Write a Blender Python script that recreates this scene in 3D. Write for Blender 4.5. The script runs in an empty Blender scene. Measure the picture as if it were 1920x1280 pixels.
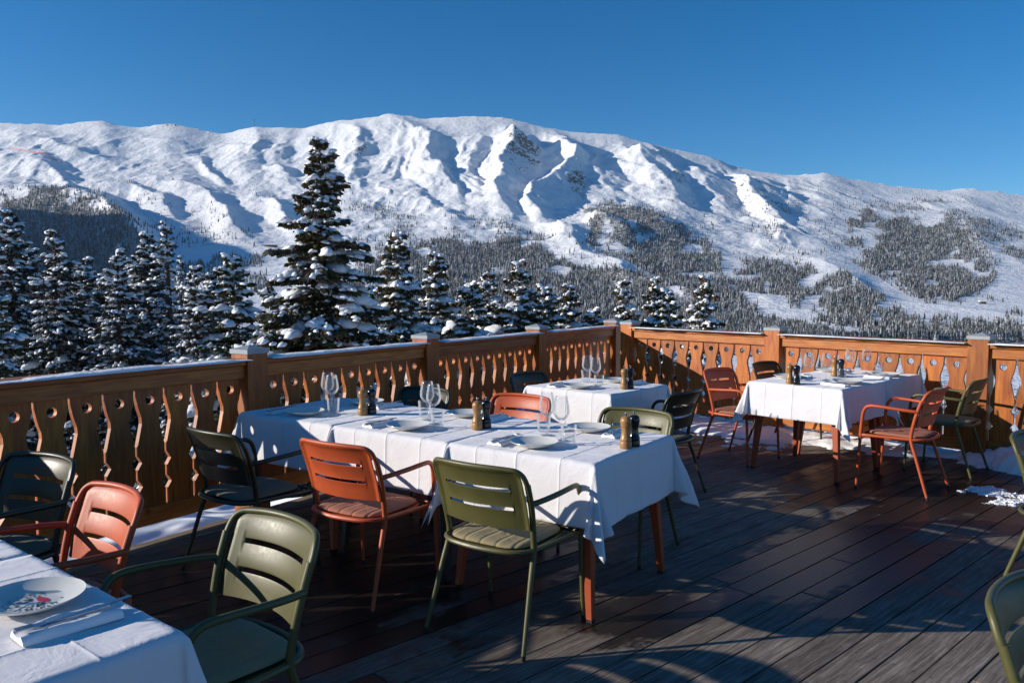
import bpy, bmesh, math, random
import numpy as np
from mathutils import Vector, Matrix
R = math.radians
C = bpy.context.scene.collection
# ---------------------------------------------------------------- camera, sky, sun
CAMH = 1.54; F = 1493.0; YH = 540.0
cam = bpy.data.cameras.new('camera'); cam_o = bpy.data.objects.new('camera', cam); C.objects.link(cam_o)
cam.lens = 28; cam.sensor_width = 36; cam.clip_start = 0.05; cam.clip_end = 20000
cam_o.location = (0, 0, CAMH); cam_o.rotation_euler = (R(90-3.83), 0, 0)
bpy.context.scene.camera = cam_o
SUN_EL = 18.0; SUN_AZ = 6.2           # light travels towards +X, 6 degrees into the picture
w = bpy.data.worlds.new("World"); bpy.context.scene.world = w; w.use_nodes = True
nt = w.node_tree; bg = nt.nodes['Background']; sky = nt.nodes.new('ShaderNodeTexSky')
sky.sky_type = 'NISHITA'; sky.sun_disc = False; sky.sun_elevation = R(SUN_EL)
sky.sun_rotation = R(-90-SUN_AZ); sky.altitude = 1900; sky.air_density = 1.0; sky.dust_density = 0.12; sky.ozone_density = 3.8
hsv = nt.nodes.new('ShaderNodeHueSaturation'); hsv.inputs['Saturation'].default_value = 1.3; nt.links.new(sky.outputs[0], hsv.inputs['Color'])
nt.links.new(hsv.outputs[0], bg.inputs[0]); bg.inputs[1].default_value = 0.105
sl = bpy.data.lights.new('sun', 'SUN'); sl.energy = 5.0; sl.angle = R(0.5); sl.color = (1.0, 0.925, 0.82)
so = bpy.data.objects.new('sun', sl); C.objects.link(so)
ld = Vector((math.cos(R(SUN_EL))*math.cos(R(SUN_AZ)), math.cos(R(SUN_EL))*math.sin(R(SUN_AZ)), -math.sin(R(SUN_EL))))
so.rotation_euler = ld.to_track_quat('-Z', 'Y').to_euler(); so.location = (-30, -6, 20)
vs = bpy.context.scene.view_settings; vs.view_transform = 'Standard'; vs.look = 'None'; vs.exposure = 0.25; vs.gamma = 1.0

# ---------------------------------------------------------------- helpers
def tag(o, label=None, cat=None, group=None, kind=None):
    if label: o['label'] = label
    if cat: o['category'] = cat
    if group: o['group'] = group
    if kind: o['kind'] = kind
    return o
def empty(name, loc=(0, 0, 0), rz=0):
    o = bpy.data.objects.new(name, None); C.objects.link(o); o.location = loc; o.rotation_euler = (0, 0, rz)
    o.empty_display_size = 0.1
    return o
def mesh_np(name, V, faces, smooth=False, uv=None, attrs=None):
    """faces: list of int arrays (n,k)"""
    V = np.asarray(V, dtype=np.float32).reshape(-1, 3)
    me = bpy.data.meshes.new(name); me.vertices.add(len(V)); me.vertices.foreach_set('co', V.ravel())
    faces = [np.asarray(f, dtype=np.int32) for f in faces if len(f)]
    nl = sum(f.size for f in faces); nf = sum(len(f) for f in faces)
    loops = np.concatenate([f.ravel() for f in faces]); me.loops.add(nl); me.loops.foreach_set('vertex_index', loops)
    tot = np.concatenate([np.full(len(f), f.shape[1], np.int32) for f in faces])
    st = np.concatenate([[0], np.cumsum(tot)[:-1]]).astype(np.int32)
    me.polygons.add(nf); me.polygons.foreach_set('loop_start', st); me.polygons.foreach_set('loop_total', tot)
    if smooth: me.polygons.foreach_set('use_smooth', np.ones(nf, bool))
    if uv is not None:
        l = me.uv_layers.new(name='UVMap'); l.data.foreach_set('uv', np.asarray(uv, np.float32)[loops].ravel())
    if attrs:
        for k, a in attrs.items():
            at = me.attributes.new(k, 'FLOAT', 'POINT'); at.data.foreach_set('value', np.asarray(a, np.float32).ravel())
    me.update(calc_edges=True); me.validate()
    return me
def link(name, me, m, parent=None, loc=None):
    o = bpy.data.objects.new(name, me); C.objects.link(o)
    if m is not None: me.materials.append(m)
    if parent is not None: o.parent = parent
    if loc is not None: o.location = loc
    return o
class MB:
    """collects small shapes into one mesh"""
    def __init__(s): s.V = []; s.F = []; s.n = 0; s.A = []
    def add(s, V, F, a=0.0):
        V = [tuple(v) for v in V]
        s.V += V; s.F += [tuple(i+s.n for i in f) for f in F]; s.n += len(V); s.A += [a]*len(V)
    def box(s, c, d, rz=0, a=0.0, taper=1.0):
        hx, hy, hz = d[0]/2, d[1]/2, d[2]/2; cs, sn = math.cos(rz), math.sin(rz); V = []
        for z in (-hz, hz):
            t = 1 if z > 0 else taper
            for x, y in ((-hx, -hy), (hx, -hy), (hx, hy), (-hx, hy)):
                x *= t; y *= t
                V.append((c[0]+x*cs-y*sn, c[1]+x*sn+y*cs, c[2]+z))
        s.add(V, [(3, 2, 1, 0), (4, 5, 6, 7), (0, 1, 5, 4), (1, 2, 6, 5), (2, 3, 7, 6), (3, 0, 4, 7)], a)
    def prism(s, poly, z0, z1, a=0.0):
        n = len(poly); V = [(p[0], p[1], z0) for p in poly]+[(p[0], p[1], z1) for p in poly]
        F = [tuple(range(n-1, -1, -1)), tuple(range(n, 2*n))]+[(i, (i+1) % n, n+(i+1) % n, n+i) for i in range(n)]
        s.add(V, F, a)
    def lathe(s, prof, seg=24, c=(0, 0, 0), closed=False):
        V = []; F = []; n = len(prof)
        for r, z in prof:
            for k in range(seg):
                a = 2*math.pi*k/seg; V.append((c[0]+r*math.cos(a), c[1]+r*math.sin(a), c[2]+z))
        for i in range(n-1 if not closed else n):
            j = (i+1) % n
            for k in range(seg):
                k2 = (k+1) % seg
                F.append((i*seg+k, i*seg+k2, j*seg+k2, j*seg+k))
        if not closed:
            if prof[0][0] > 1e-5: F.append(tuple(range(seg-1, -1, -1)))
            if prof[-1][0] > 1e-5: F.append(tuple((n-1)*seg+k for k in range(seg)))
        s.add(V, F)
    def tube(s, pts, rad, seg=10, closed=False):
        P = [Vector(p) for p in pts]; n = len(P)
        if not hasattr(rad, '__len__'): rad = [rad]*n
        V = []; F = []; up = None
        for i in range(n):
            if closed: t = (P[(i+1) % n]-P[i-1]).normalized()
            else: t = (P[min(i+1, n-1)]-P[max(i-1, 0)]).normalized()
            if up is None:
                up = Vector((0, 0, 1)) if abs(t.z) < 0.9 else Vector((1, 0, 0))
            u = (up-t*up.dot(t)).normalized(); v = t.cross(u); up = u
            for k in range(seg):
                a = 2*math.pi*k/seg; V.append(P[i]+(u*math.cos(a)+v*math.sin(a))*rad[i])
        m = n if closed else n-1
        for i in range(m):
            j = (i+1) % n
            for k in range(seg): F.append((i*seg+k, i*seg+(k+1) % seg, j*seg+(k+1) % seg, j*seg+k))
        if not closed: F += [tuple(range(seg-1, -1, -1)), tuple((n-1)*seg+k for k in range(seg))]
        s.add(V, F)
    def mesh(s, name, smooth=False, bevel=0):
        me = bpy.data.meshes.new(name); me.from_pydata(s.V, [], s.F)
        at = me.attributes.new('rnd', 'FLOAT', 'POINT'); at.data.foreach_set('value', s.A)
        bm = bmesh.new(); bm.from_mesh(me); bmesh.ops.recalc_face_normals(bm, faces=bm.faces)
        if bevel: bmesh.ops.bevel(bm, geom=[e for e in bm.edges if len(e.link_faces) == 2 and e.calc_face_angle(0) > 0.6], offset=bevel, segments=1 if bevel < 0.004 else 2, affect='EDGES', profile=0.5, clamp_overlap=True)
        bm.to_mesh(me); bm.free()
        if smooth:
            me.polygons.foreach_set('use_smooth', [True]*len(me.polygons))
            me.set_sharp_from_angle(angle=R(40))
        return me
    def build(s, name, m, parent=None, smooth=False, bevel=0, loc=None):
        return link(name, s.mesh(name, smooth, bevel), m, parent, loc)
def catmull(pts, sub=6):
    P = [Vector(p) for p in pts]; out = []
    P = [P[0]*2-P[1]]+P+[P[-1]*2-P[-2]]
    for i in range(1, len(P)-2):
        for k in range(sub):
            t = k/sub; a, b, c, d = P[i-1], P[i], P[i+1], P[i+2]
            out.append(0.5*((2*b)+(c-a)*t+(2*a-5*b+4*c-d)*t*t+(3*b-a-3*c+d)*t**3))
    out.append(P[-2]); return out
def copy_tree(o, parent=None):
    c = o.copy(); C.objects.link(c)
    if parent is not None: c.parent = parent
    for ch in list(o.children): copy_tree(ch, c)
    return c
def gpt(px, py, z=0.0):
    """photograph pixel -> point on the plane at height z"""
    p = R(3.83); u = (px-960)/F; v = (640-py)/F
    d = (u, math.cos(p)+v*math.sin(p), -math.sin(p)+v*math.cos(p)); t = (z-CAMH)/d[2]
    return (d[0]*t, d[1]*t)
# ---- numpy value noise
def _h(ix, iy, s):
    n = (ix.astype(np.int64)*374761393+iy.astype(np.int64)*668265263+s*1442695041) & 0x7fffffff
    n = ((n ^ (n >> 13))*1274126177) & 0x7fffffff
    return ((n ^ (n >> 16)) & 0xffff)/65535.0*2-1
def vnoise(x, y, s=0):
    ix = np.floor(x); iy = np.floor(y); fx = x-ix; fy = y-iy
    fx = fx*fx*fx*(fx*(fx*6-15)+10); fy = fy*fy*fy*(fy*(fy*6-15)+10)
    a = _h(ix, iy, s); b = _h(ix+1, iy, s); c = _h(ix, iy+1, s); d = _h(ix+1, iy+1, s)
    return (a*(1-fx)+b*fx)*(1-fy)+(c*(1-fx)+d*fx)*fy
def fbm(x, y, o=5, s=0, g=0.5):
    r = 0; a = 1.0
    for i in range(o): r = r+a*vnoise(x, y, s+i*17); x = x*2.03+3.1; y = y*2.03+1.7; a *= g
    return r
def ridged(x, y, o=5, s=0, g=0.5):
    r = 0; a = 1.0; wt = 1.0
    for i in range(o):
        n = 1-np.abs(vnoise(x, y, s+i*31)*1.4); n = np.clip(n, 0, 1)**2*wt; r = r+a*n; wt = np.clip(n*1.6, 0, 1)
        x = x*2.07+5.3; y = y*2.07+2.9; a *= g
    return r

# ---------------------------------------------------------------- materials
def newmat(name):
    m = bpy.data.materials.new(name); m.use_nodes = True; n = m.node_tree; b = n.nodes['Principled BSDF']; return m, n, b
def N(nt, t, **k):
    n = nt.nodes.new(t)
    for a, v in k.items():
        if a in n.inputs.keys(): n.inputs[a].default_value = v
        else: setattr(n, a, v)
    return n
def ramp(nt, fac, stops, interp='LINEAR'):
    r = nt.nodes.new('ShaderNodeValToRGB'); r.color_ramp.interpolation = interp; e = r.color_ramp.elements
    while len(e) < len(stops): e.new(0.5)
    for i, (p, c) in enumerate(stops):
        e[i].position = p; e[i].color = (c[0], c[1], c[2], 1) if hasattr(c, '__len__') else (c, c, c, 1)
    nt.links.new(fac, r.inputs[0]); return r.outputs[0]
def coords(nt, kind='Object', scale=(1, 1, 1), rot=(0, 0, 0)):
    tc = nt.nodes.new('ShaderNodeTexCoord'); mp = nt.nodes.new('ShaderNodeMapping'); mp.inputs['Scale'].default_value = scale
    mp.inputs['Rotation'].default_value = rot; nt.links.new(tc.outputs[kind], mp.inputs[0]); return mp.outputs[0]
def noise(nt, vec, scale, detail=4, rough=0.55, dist=0.0):
    n = N(nt, 'ShaderNodeTexNoise'); n.inputs['Scale'].default_value = scale; n.inputs['Detail'].default_value = detail
    n.inputs['Roughness'].default_value = rough; n.inputs['Distortion'].default_value = dist
    nt.links.new(vec, n.inputs['Vector']); return n.outputs[0]
def math_n(nt, op, a, b=None, c=None, clamp=False):
    m = nt.nodes.new('ShaderNodeMath'); m.operation = op; m.use_clamp = clamp
    for i, v in enumerate((a, b, c)):
        if v is None: continue
        if isinstance(v, (int, float)): m.inputs[i].default_value = v
        else: nt.links.new(v, m.inputs[i])
    return m.outputs[0]
def mixc(nt, fac, a, b, mode='MIX'):
    m = nt.nodes.new('ShaderNodeMix'); m.data_type = 'RGBA'; m.blend_type = mode
    for i, v in ((0, fac), (6, a), (7, b)):
        if isinstance(v, (int, float)): m.inputs[i].default_value = v
        elif isinstance(v, tuple): m.inputs[i].default_value = (v[0], v[1], v[2], 1)
        else: nt.links.new(v, m.inputs[i])
    return m.outputs[2]
def bump(nt, b, h, strength=0.3, dist=0.01):
    n = nt.nodes.new('ShaderNodeBump'); n.inputs['Strength'].default_value = strength; n.inputs['Distance'].default_value = dist
    nt.links.new(h, n.inputs['Height']); nt.links.new(n.outputs[0], b.inputs['Normal'])
def attr(nt, name):
    a = nt.nodes.new('ShaderNodeAttribute'); a.attribute_name = name; return a.outputs['Fac']
M = {}
def paint(name, col, rough=0.38, spec=0.5, grain=0.012):
    m, n, b = newmat(name); v = coords(n)
    f = noise(n, v, 9, 3); d = noise(n, v, 60, 2)
    c = mixc(n, ramp(n, f, [(0.3, 0.0), (0.75, 1.0)]), tuple(x*0.86 for x in col), tuple(min(1, x*1.1) for x in col))
    n.links.new(c, b.inputs['Base Color'])
    n.links.new(math_n(n, 'MULTIPLY_ADD', d, 0.18, rough-0.09), b.inputs['Roughness'])
    b.inputs['Specular IOR Level'].default_value = spec
    bump(n, b, noise(n, v, 900, 2), 0.12, 0.0006)
    M[name] = m; return m
paint('orange_paint', (0.47, 0.076, 0.018), 0.5)
paint('green_paint', (0.088, 0.082, 0.024), 0.46)
paint('dark_green_paint', (0.028, 0.026, 0.010), 0.42)
paint('table_orange', (0.36, 0.065, 0.018), 0.45)
paint('table_dark', (0.02, 0.022, 0.017), 0.45)
paint('black_rubber', (0.012, 0.012, 0.012), 0.7)
paint('zinc', (0.30, 0.33, 0.35), 0.5)
paint('black_lacquer', (0.010, 0.010, 0.012), 0.22, 0.6)
def cloth_mat(name, col, wr=0.25):
    m, n, b = newmat(name); v = coords(n)
    n.links.new(mixc(n, noise(n, v, 3.0, 3), tuple(x*0.97 for x in col), col), b.inputs['Base Color'])
    b.inputs['Roughness'].default_value = 0.9; b.inputs['Sheen Weight'].default_value = 0.25
    h = math_n(n, 'ADD', math_n(n, 'MULTIPLY', noise(n, v, 7, 4, 0.6, 0.6), 1.0), math_n(n, 'MULTIPLY', noise(n, v, 320, 2), 0.03))
    bump(n, b, h, wr, 0.02); M[name] = m; return m
cloth_mat('tablecloth', (0.72, 0.70, 0.72), 0.4)
cloth_mat('napkin', (0.80, 0.79, 0.80), 0.15)
def pad_mat(name, col):
    m, n, b = newmat(name); v = coords(n)
    n.links.new(mixc(n, noise(n, v, 45, 3), tuple(x*0.82 for x in col), tuple(x*1.1 for x in col)), b.inputs['Base Color'])
    b.inputs['Roughness'].default_value = 0.95
    sx = n.nodes.new('ShaderNodeSeparateXYZ'); n.links.new(v, sx.inputs[0])
    ch = math_n(n, 'POWER', math_n(n, 'ABSOLUTE', math_n(n, 'COSINE', math_n(n, 'MULTIPLY', sx.outputs[0], math.pi/0.082))), 18.0)
    h = math_n(n, 'ADD', math_n(n, 'MULTIPLY', ch, -1.0), math_n(n, 'MULTIPLY', noise(n, v, 500, 2), 0.06)); h = math_n(n, 'ADD', h, math_n(n, 'MULTIPLY', noise(n, v, 28, 2), 0.5))
    bump(n, b, h, 0.7, 0.006); M[name] = m
pad_mat('khaki_pad', (0.27, 0.22, 0.12)); pad_mat('rust_pad', (0.36, 0.14, 0.085)); pad_mat('dark_pad', (0.14, 0.12, 0.08))
def wood_mat(name, c0, c1, rough=0.5, gr=(1, 1, 14), knots=True):
    m, n, b = newmat(name); v = coords(n, 'Object', gr)
    rn = attr(n, 'rnd'); ad = n.nodes.new('ShaderNodeVectorMath'); ad.operation = 'ADD'; n.links.new(v, ad.inputs[0])
    cb = n.nodes.new('ShaderNodeCombineXYZ'); n.links.new(math_n(n, 'MULTIPLY', rn, 37.0), cb.inputs[0]); n.links.new(math_n(n, 'MULTIPLY', rn, 11.0), cb.inputs[2]); n.links.new(cb.outputs[0], ad.inputs[1])
    g = noise(n, ad.outputs[0], 3.2, 6, 0.62, 0.9)
    w1 = ramp(n, g, [(0.28, c0), (0.5, tuple((a+b_)/2 for a, b_ in zip(c0, c1))), (0.72, c1)])
    tint = ramp(n, rn, [(0.0, 0.66), (1.0, 1.12)])
    c = mixc(n, 1.0, w1, tint, 'MULTIPLY')
    if knots:
        vo = N(n, 'ShaderNodeTexVoronoi'); vo.inputs['Scale'].default_value = 1.6; n.links.new(coords(n, 'Object', (1.4, 1.4, 1.4)), vo.inputs['Vector'])
        k = ramp(n, vo.outputs['Distance'], [(0.03, 1.0), (0.07, 0.0)])
        c = mixc(n, k, c, tuple(x*0.4 for x in c0))
    n.links.new(c, b.inputs['Base Color']); b.inputs['Roughness'].default_value = rough
    bump(n, b, g, 0.25, 0.004); M[name] = m
wood_mat('larch', (0.22, 0.037, 0.004), (0.56, 0.170, 0.012), 0.48, (9, 9, 1.2))
wood_mat('larch_rail', (0.25, 0.048, 0.006), (0.58, 0.205, 0.026), 0.5, (1.2, 1.2, 12))
wood_mat('beech', (0.42, 0.20, 0.055), (0.60, 0.31, 0.10), 0.35, (30, 30, 4), False)
wood_mat('edge_board', (0.20, 0.15, 0.09), (0.36, 0.28, 0.18), 0.7, (2, 2, 9))
def glass_mat():
    m = bpy.data.materials.new('clear_glass'); m.use_nodes = True; n = m.node_tree; n.nodes.clear()
    o = n.nodes.new('ShaderNodeOutputMaterial'); t = n.nodes.new('ShaderNodeBsdfTransparent'); t.inputs[0].default_value = (0.985, 0.99, 0.99, 1)
    g = n.nodes.new('ShaderNodeBsdfGlossy'); g.inputs['Roughness'].default_value = 0.03
    v = coords(n); no = noise(n, v, 30, 1)
    f = n.nodes.new('ShaderNodeFresnel'); f.inputs[0].default_value = 1.35
    fac = math_n(n, 'ADD', math_n(n, 'MULTIPLY', f.outputs[0], 0.6), math_n(n, 'MULTIPLY', no, 0.03), clamp=True)
    mx = n.nodes.new('ShaderNodeMixShader'); n.links.new(fac, mx.inputs[0]); n.links.new(t.outputs[0], mx.inputs[1]); n.links.new(g.outputs[0], mx.inputs[2])
    df = n.nodes.new('ShaderNodeBsdfTranslucent'); df.inputs[0].default_value = (0.9, 0.93, 0.95, 1); dd = n.nodes.new('ShaderNodeBsdfDiffuse'); dd.inputs[0].default_value = (0.9, 0.92, 0.95, 1); m3 = n.nodes.new('ShaderNodeMixShader'); n.links.new(df.outputs[0], m3.inputs[1]); n.links.new(dd.outputs[0], m3.inputs[2])
    m2 = n.nodes.new('ShaderNodeMixShader'); n.links.new(math_n(n, 'MULTIPLY_ADD', f.outputs[0], 0.22, 0.018), m2.inputs[0]); n.links.new(mx.outputs[0], m2.inputs[1]); n.links.new(m3.outputs[0], m2.inputs[2]); n.links.new(m2.outputs[0], o.inputs[0])
    M['glass'] = m
glass_mat()
def simple(name, col, rough, metal=0.0, sc=40, amt=0.08):
    m, n, b = newmat(name); v = coords(n)
    n.links.new(mixc(n, noise(n, v, sc, 3), tuple(x*(1-amt) for x in col), tuple(min(1, x*(1+amt)) for x in col)), b.inputs['Base Color'])
    b.inputs['Roughness'].default_value = rough; b.inputs['Metallic'].default_value = metal; M[name] = m; return m
simple('china', (0.66, 0.65, 0.60), 0.18); simple('steel', (0.34, 0.36, 0.39), 0.25, 1.0); simple('print_grey', (0.12, 0.15, 0.165), 0.4)
simple('print_red', (0.55, 0.03, 0.05), 0.4); simple('bark', (0.10, 0.065, 0.045), 0.9); simple('net_red', (0.6, 0.16, 0.13), 0.8)
simple('dark_steel', (0.06, 0.065, 0.07), 0.5); simple('hut_wood', (0.10, 0.06, 0.035), 0.8)
def snow_mat(name, sc=1.0, st=0.4, d=0.05):
    m, n, b = newmat(name); v = coords(n)
    f = noise(n, v, 4*sc, 5, 0.6)
    n.links.new(mixc(n, f, (0.80, 0.82, 0.85), (0.88, 0.89, 0.90)), b.inputs['Base Color'])
    b.inputs['Roughness'].default_value = 0.65; b.inputs['Specular IOR Level'].default_value = 0.3
    h = math_n(n, 'ADD', f, math_n(n, 'MULTIPLY', noise(n, v, 40*sc, 3), 0.25)); bump(n, b, h, st, d); M[name] = m
snow_mat('snow', 1.5, 0.5, 0.03)
snow_mat('tree_snow', 3.0, 0.5, 0.05)
def needles():
    m, n, b = newmat('needles'); v = coords(n); rn = attr(n, 'rnd')
    c = ramp(n, rn, [(0.0, (0.032, 0.042, 0.015)), (0.5, (0.075, 0.085, 0.024)), (0.80, (0.13, 0.125, 0.035)), (0.92, (0.16, 0.085, 0.04)), (0.99, (0.20, 0.10, 0.05))])
    f = ramp(n, noise(n, v, 2.2, 4, 0.7), [(0.52, 0.0), (0.66, 1.0)])
    n.links.new(mixc(n, math_n(n, 'MULTIPLY', f, 0.30), c, (0.62, 0.65, 0.70)), b.inputs['Base Color'])
    b.inputs['Roughness'].default_value = 0.75; M['needles'] = m
needles()
def frosted(name, amt, lo, hi, cols=((0.035, 0.040, 0.024), (0.12, 0.098, 0.062))):
    m, n, b = newmat(name); v = coords(n); rn = attr(n, 'rnd')
    f = noise(n, v, 0.32 if name == 'far_forest' else 3.5, 4, 0.75)
    f = math_n(n, 'ADD', f, math_n(n, 'MULTIPLY', math_n(n, 'SUBTRACT', rn, 0.5), 0.25))
    c = mixc(n, rn, cols[0], cols[1])
    n.links.new(mixc(n, math_n(n, 'MULTIPLY', ramp(n, f, [(lo, 0.0), (hi, 1.0)]), amt), c, (0.70, 0.74, 0.80)), b.inputs['Base Color'])
    b.inputs['Roughness'].default_value = 0.8; M[name] = m
frosted('frost_needles', 0.40, 0.50, 0.66)
frosted('far_forest', 0.55, 0.46, 0.66, ((0.030, 0.036, 0.030), (0.085, 0.075, 0.060)))

# ---------------------------------------------------------------- terrain
RIDGE = [(-1500, 330), (-600, 260), (-200, 240), (0, 230), (60, 232), (100, 235), (150, 229), (190, 226), (225, 236), (260, 241), (290, 236), (320, 233), (350, 237), (385, 247), (420, 252), (450, 244), (478, 237), (500, 241), (530, 239), (565, 243), (595, 234), (630, 227), (690, 221), (739, 213), (770, 220), (800, 223), (850, 218), (900, 219), (960, 223), (990, 231), (1020, 238), (1060, 246), (1110, 250), (1165, 254), (1190, 262), (1230, 271), (1270, 282), (1310, 290), (1345, 297), (1380, 314), (1420, 322), (1470, 328), (1500, 329), (1545, 323), (1590, 334), (1650, 345), (1710, 353), (1770, 357), (1820, 354), (1860, 358), (1920, 367), (2100, 385), (2500, 400), (3400, 420)]
RX = np.array([a for a, b in RIDGE], float); RY = np.array([b for a, b in RIDGE], float)
# crests traced on the mountain: polyline in photo pixels, height in metres, width to the lit and to the shaded side in pixels
CREST = [
 ([(566, 243), (590, 262), (600, 290), (640, 330)], 16, 60, 26), ([(640, 226), (668, 250), (672, 285), (655, 330)], 24, 46, 30),
 ([(739, 213), (765, 228), (782, 250), (800, 268), (812, 300), (845, 335), (860, 372)], 44, 60, 34),
 ([(890, 219), (905, 250), (885, 285), (880, 320), (905, 360), (935, 402)], 24, 50, 36),
 ([(955, 226), (958, 250), (966, 280), (940, 312), (930, 350), (950, 400)], 60, 50, 56),
 ([(1000, 234), (1040, 268), (1075, 300), (1060, 325), (1010, 345), (985, 372), (1020, 405)], 50, 24, 46),
 ([(1080, 247), (1105, 280), (1110, 320), (1150, 350), (1165, 390)], 16, 60, 40), ([(1165, 254), (1185, 290), (1215, 330), (1262, 360), (1290, 400)], 52, 44, 60),
 ([(1290, 286), (1310, 330), (1345, 370), (1390, 400)], 22, 40, 44), ([(1345, 298), (1372, 330), (1402, 360), (1430, 400), (1470, 440)], 44, 20, 60),
 ([(1230, 272), (1262, 310), (1290, 340), (1320, 372)], 12, 18, 26), ([(1320, 296), (1345, 330), (1375, 360)], 10, 16, 20),
 ([(1120, 395), (1180, 392), (1230, 410), (1290, 440)], 26, 30, 34), ([(1100, 380), (1130, 420), (1190, 450)], 22, 26, 30),
 ([(184, 226), (215, 246), (300, 262), (360, 262)], 24, 34, 30), ([(0, 262), (70, 268), (150, 282), (230, 300)], 22, 30, 26),
 ([(0, 300), (60, 305), (95, 318), (130, 350), (100, 380)], 34, 40, 46), ([(230, 330), (300, 335), (350, 350), (395, 372), (430, 420), (470, 445)], 32, 40, 50),
 ([(110, 352), (180, 345), (240, 350), (300, 378), (330, 410)], 30, 30, 40), ([(478, 237), (500, 262), (470, 290), (420, 300)], 30, 40, 40),
 ([(400, 262), (450, 275), (520, 282), (566, 250)], 22, 24, 20), ([(350, 292), (380, 300), (400, 320), (430, 340)], 18, 14, 22),
 ([(480, 300), (520, 318), (560, 330)], 18, 20, 22), ([(470, 360), (510, 375), (540, 400), (560, 430)], 22, 24, 30),
 ([(700, 330), (760, 345), (830, 390), (900, 420)], 14, 30, 30), ([(1480, 330), (1470, 380), (1500, 430)], 10, 20, 26),
 ([(1700, 352), (1760, 400), (1830, 440), (1880, 500)], 14, 50, 60), ([(1500, 470), (1580, 510), (1640, 560)], 14, 40, 50),
 ([(0, 372), (90, 384), (180, 402), (235, 440), (262, 480), (275, 520)], 62, 60, 60)]
def poly_dist(px, py, pl):
    best = np.full(px.shape, 1e9); sg = np.ones(px.shape); tt = np.zeros(px.shape); n = len(pl)-1
    for i in range(n):
        ax, ay = pl[i]; bx, by = pl[i+1]; dx, dy = bx-ax, by-ay; L2 = dx*dx+dy*dy
        t = np.clip(((px-ax)*dx+(py-ay)*dy)/L2, 0, 1); qx = px-ax-t*dx; qy = py-ay-t*dy; d = np.hypot(qx, qy)
        s = np.sign(dx*qy-dy*qx+1e-9); u = d < best; best = np.where(u, d, best); sg = np.where(u, s, sg); tt = np.where(u, (i+t)/n, tt)
    return best, sg, tt
def near_z(r):
    return np.interp(r, [0, 3, 7, 11, 14, 20, 40, 90, 200, 420, 700, 1000], [-0.7, -0.7, -0.75, -1.5, -3.3, -6.0, -11, -22, -46, -82, -98, -86])
NT = 430
pxc = np.concatenate([np.linspace(-1300, -260, 60, endpoint=False), np.arange(-260, 2180, 3.0), np.linspace(2180, 3300, 60)])
th = np.arctan((pxc-960)/F)
t = np.linspace(0, 1, NT)
Yd = 1000+3300*t**1.12                      # depth along the view for each row
yr = np.interp(pxc, RX, RY)
PX, T = np.meshgrid(pxc, t); YD = np.meshgrid(pxc, Yd)[1]
ker = np.exp(-0.5*(np.arange(-90, 91)/38.0)**2); ker /= ker.sum(); yrs = np.convolve(np.pad(yr, 90, mode='edge'), ker, 'valid')
ker = np.exp(-0.5*(np.arange(-9, 10)/3.0)**2); ker /= ker.sum(); yr1 = np.convolve(np.pad(yr, 9, mode='edge'), ker, 'valid')
YRE = yrs[None, :]+(yr1-yrs)[None, :]*T**5
BY = 640-T*(640-YRE)                        # where the base surface shows in the picture
PT = math.tan(R(3.83)); VV0 = (640-BY)/F; Z = CAMH+YD*(VV0-PT)/(1+VV0*PT); X = (PX-960)/F*(YD*math.cos(R(3.83))-(Z-CAMH)*math.sin(R(3.83)))
fade = np.clip((1-T)/0.12, 0, 1)**0.8*np.clip((T+0.05)/0.2, 0, 1)
amp = np.interp(PX, [0, 450, 600, 1400, 1600, 1920], [0.75, 0.7, 1.0, 1.0, 0.42, 0.36])*np.interp(BY, [215, 300, 420, 520, 640], [0.8, 1.15, 0.8, 0.45, 0.3])
wx = X+170*fbm(X/600, YD/600, 3, 5); wy = YD+170*fbm(X/600, YD/600, 3, 9)
det = 42*(ridged(wx/560+0.30*wy/560, wy/1150, 6, 3, 0.43)-0.75)+7*fbm(X/80, YD/80, 4, 40, 0.5)
det += 6*(ridged(wx/75, wy/240, 4, 77, 0.5)-0.7)*np.interp(BY, [215, 300, 400, 470], [1, 1, 0.5, 0.0])
Z = Z+det*amp*fade
cb = np.zeros_like(Z)
for pl, A, wl, wr in CREST:
    d, s, tt = poly_dist(PX+11*fbm(X/260, YD/260, 4, 61), BY+6*fbm(X/260, YD/260, 4, 71), pl)
    wd = np.where(s > 0, wl, wr)*1.0        # s>0: the side below/left of a crest running down to the right
    prof = np.clip(1-d/wd, 0, 1)**1.25
    cb = np.maximum(cb, A*prof*np.interp(tt, [0, 0.35, 0.75, 1], [0.22, 1, 0.9, 0.2]))
edge = np.clip((1-T)/0.10, 0, 1)
Z = Z+1.45*cb*edge*np.interp(PX, [0, 2000], [1.0, 1.0])
# invented shoulder, unseen beyond the left edge, added to shade the wooded hill
Z = Z+470*np.exp(-((PX+520)/400)**2)*np.exp(-((T-0.42)/0.24)**2)*np.clip((0-PX)/260, 0, 1)
# craggy ridge line
Z[-1] += 5*fbm(X[-1]/60, YD[-1]/60, 4, 12); Z[-2] += 3*fbm(X[-2]/60, YD[-2]/60, 4, 12)
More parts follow.
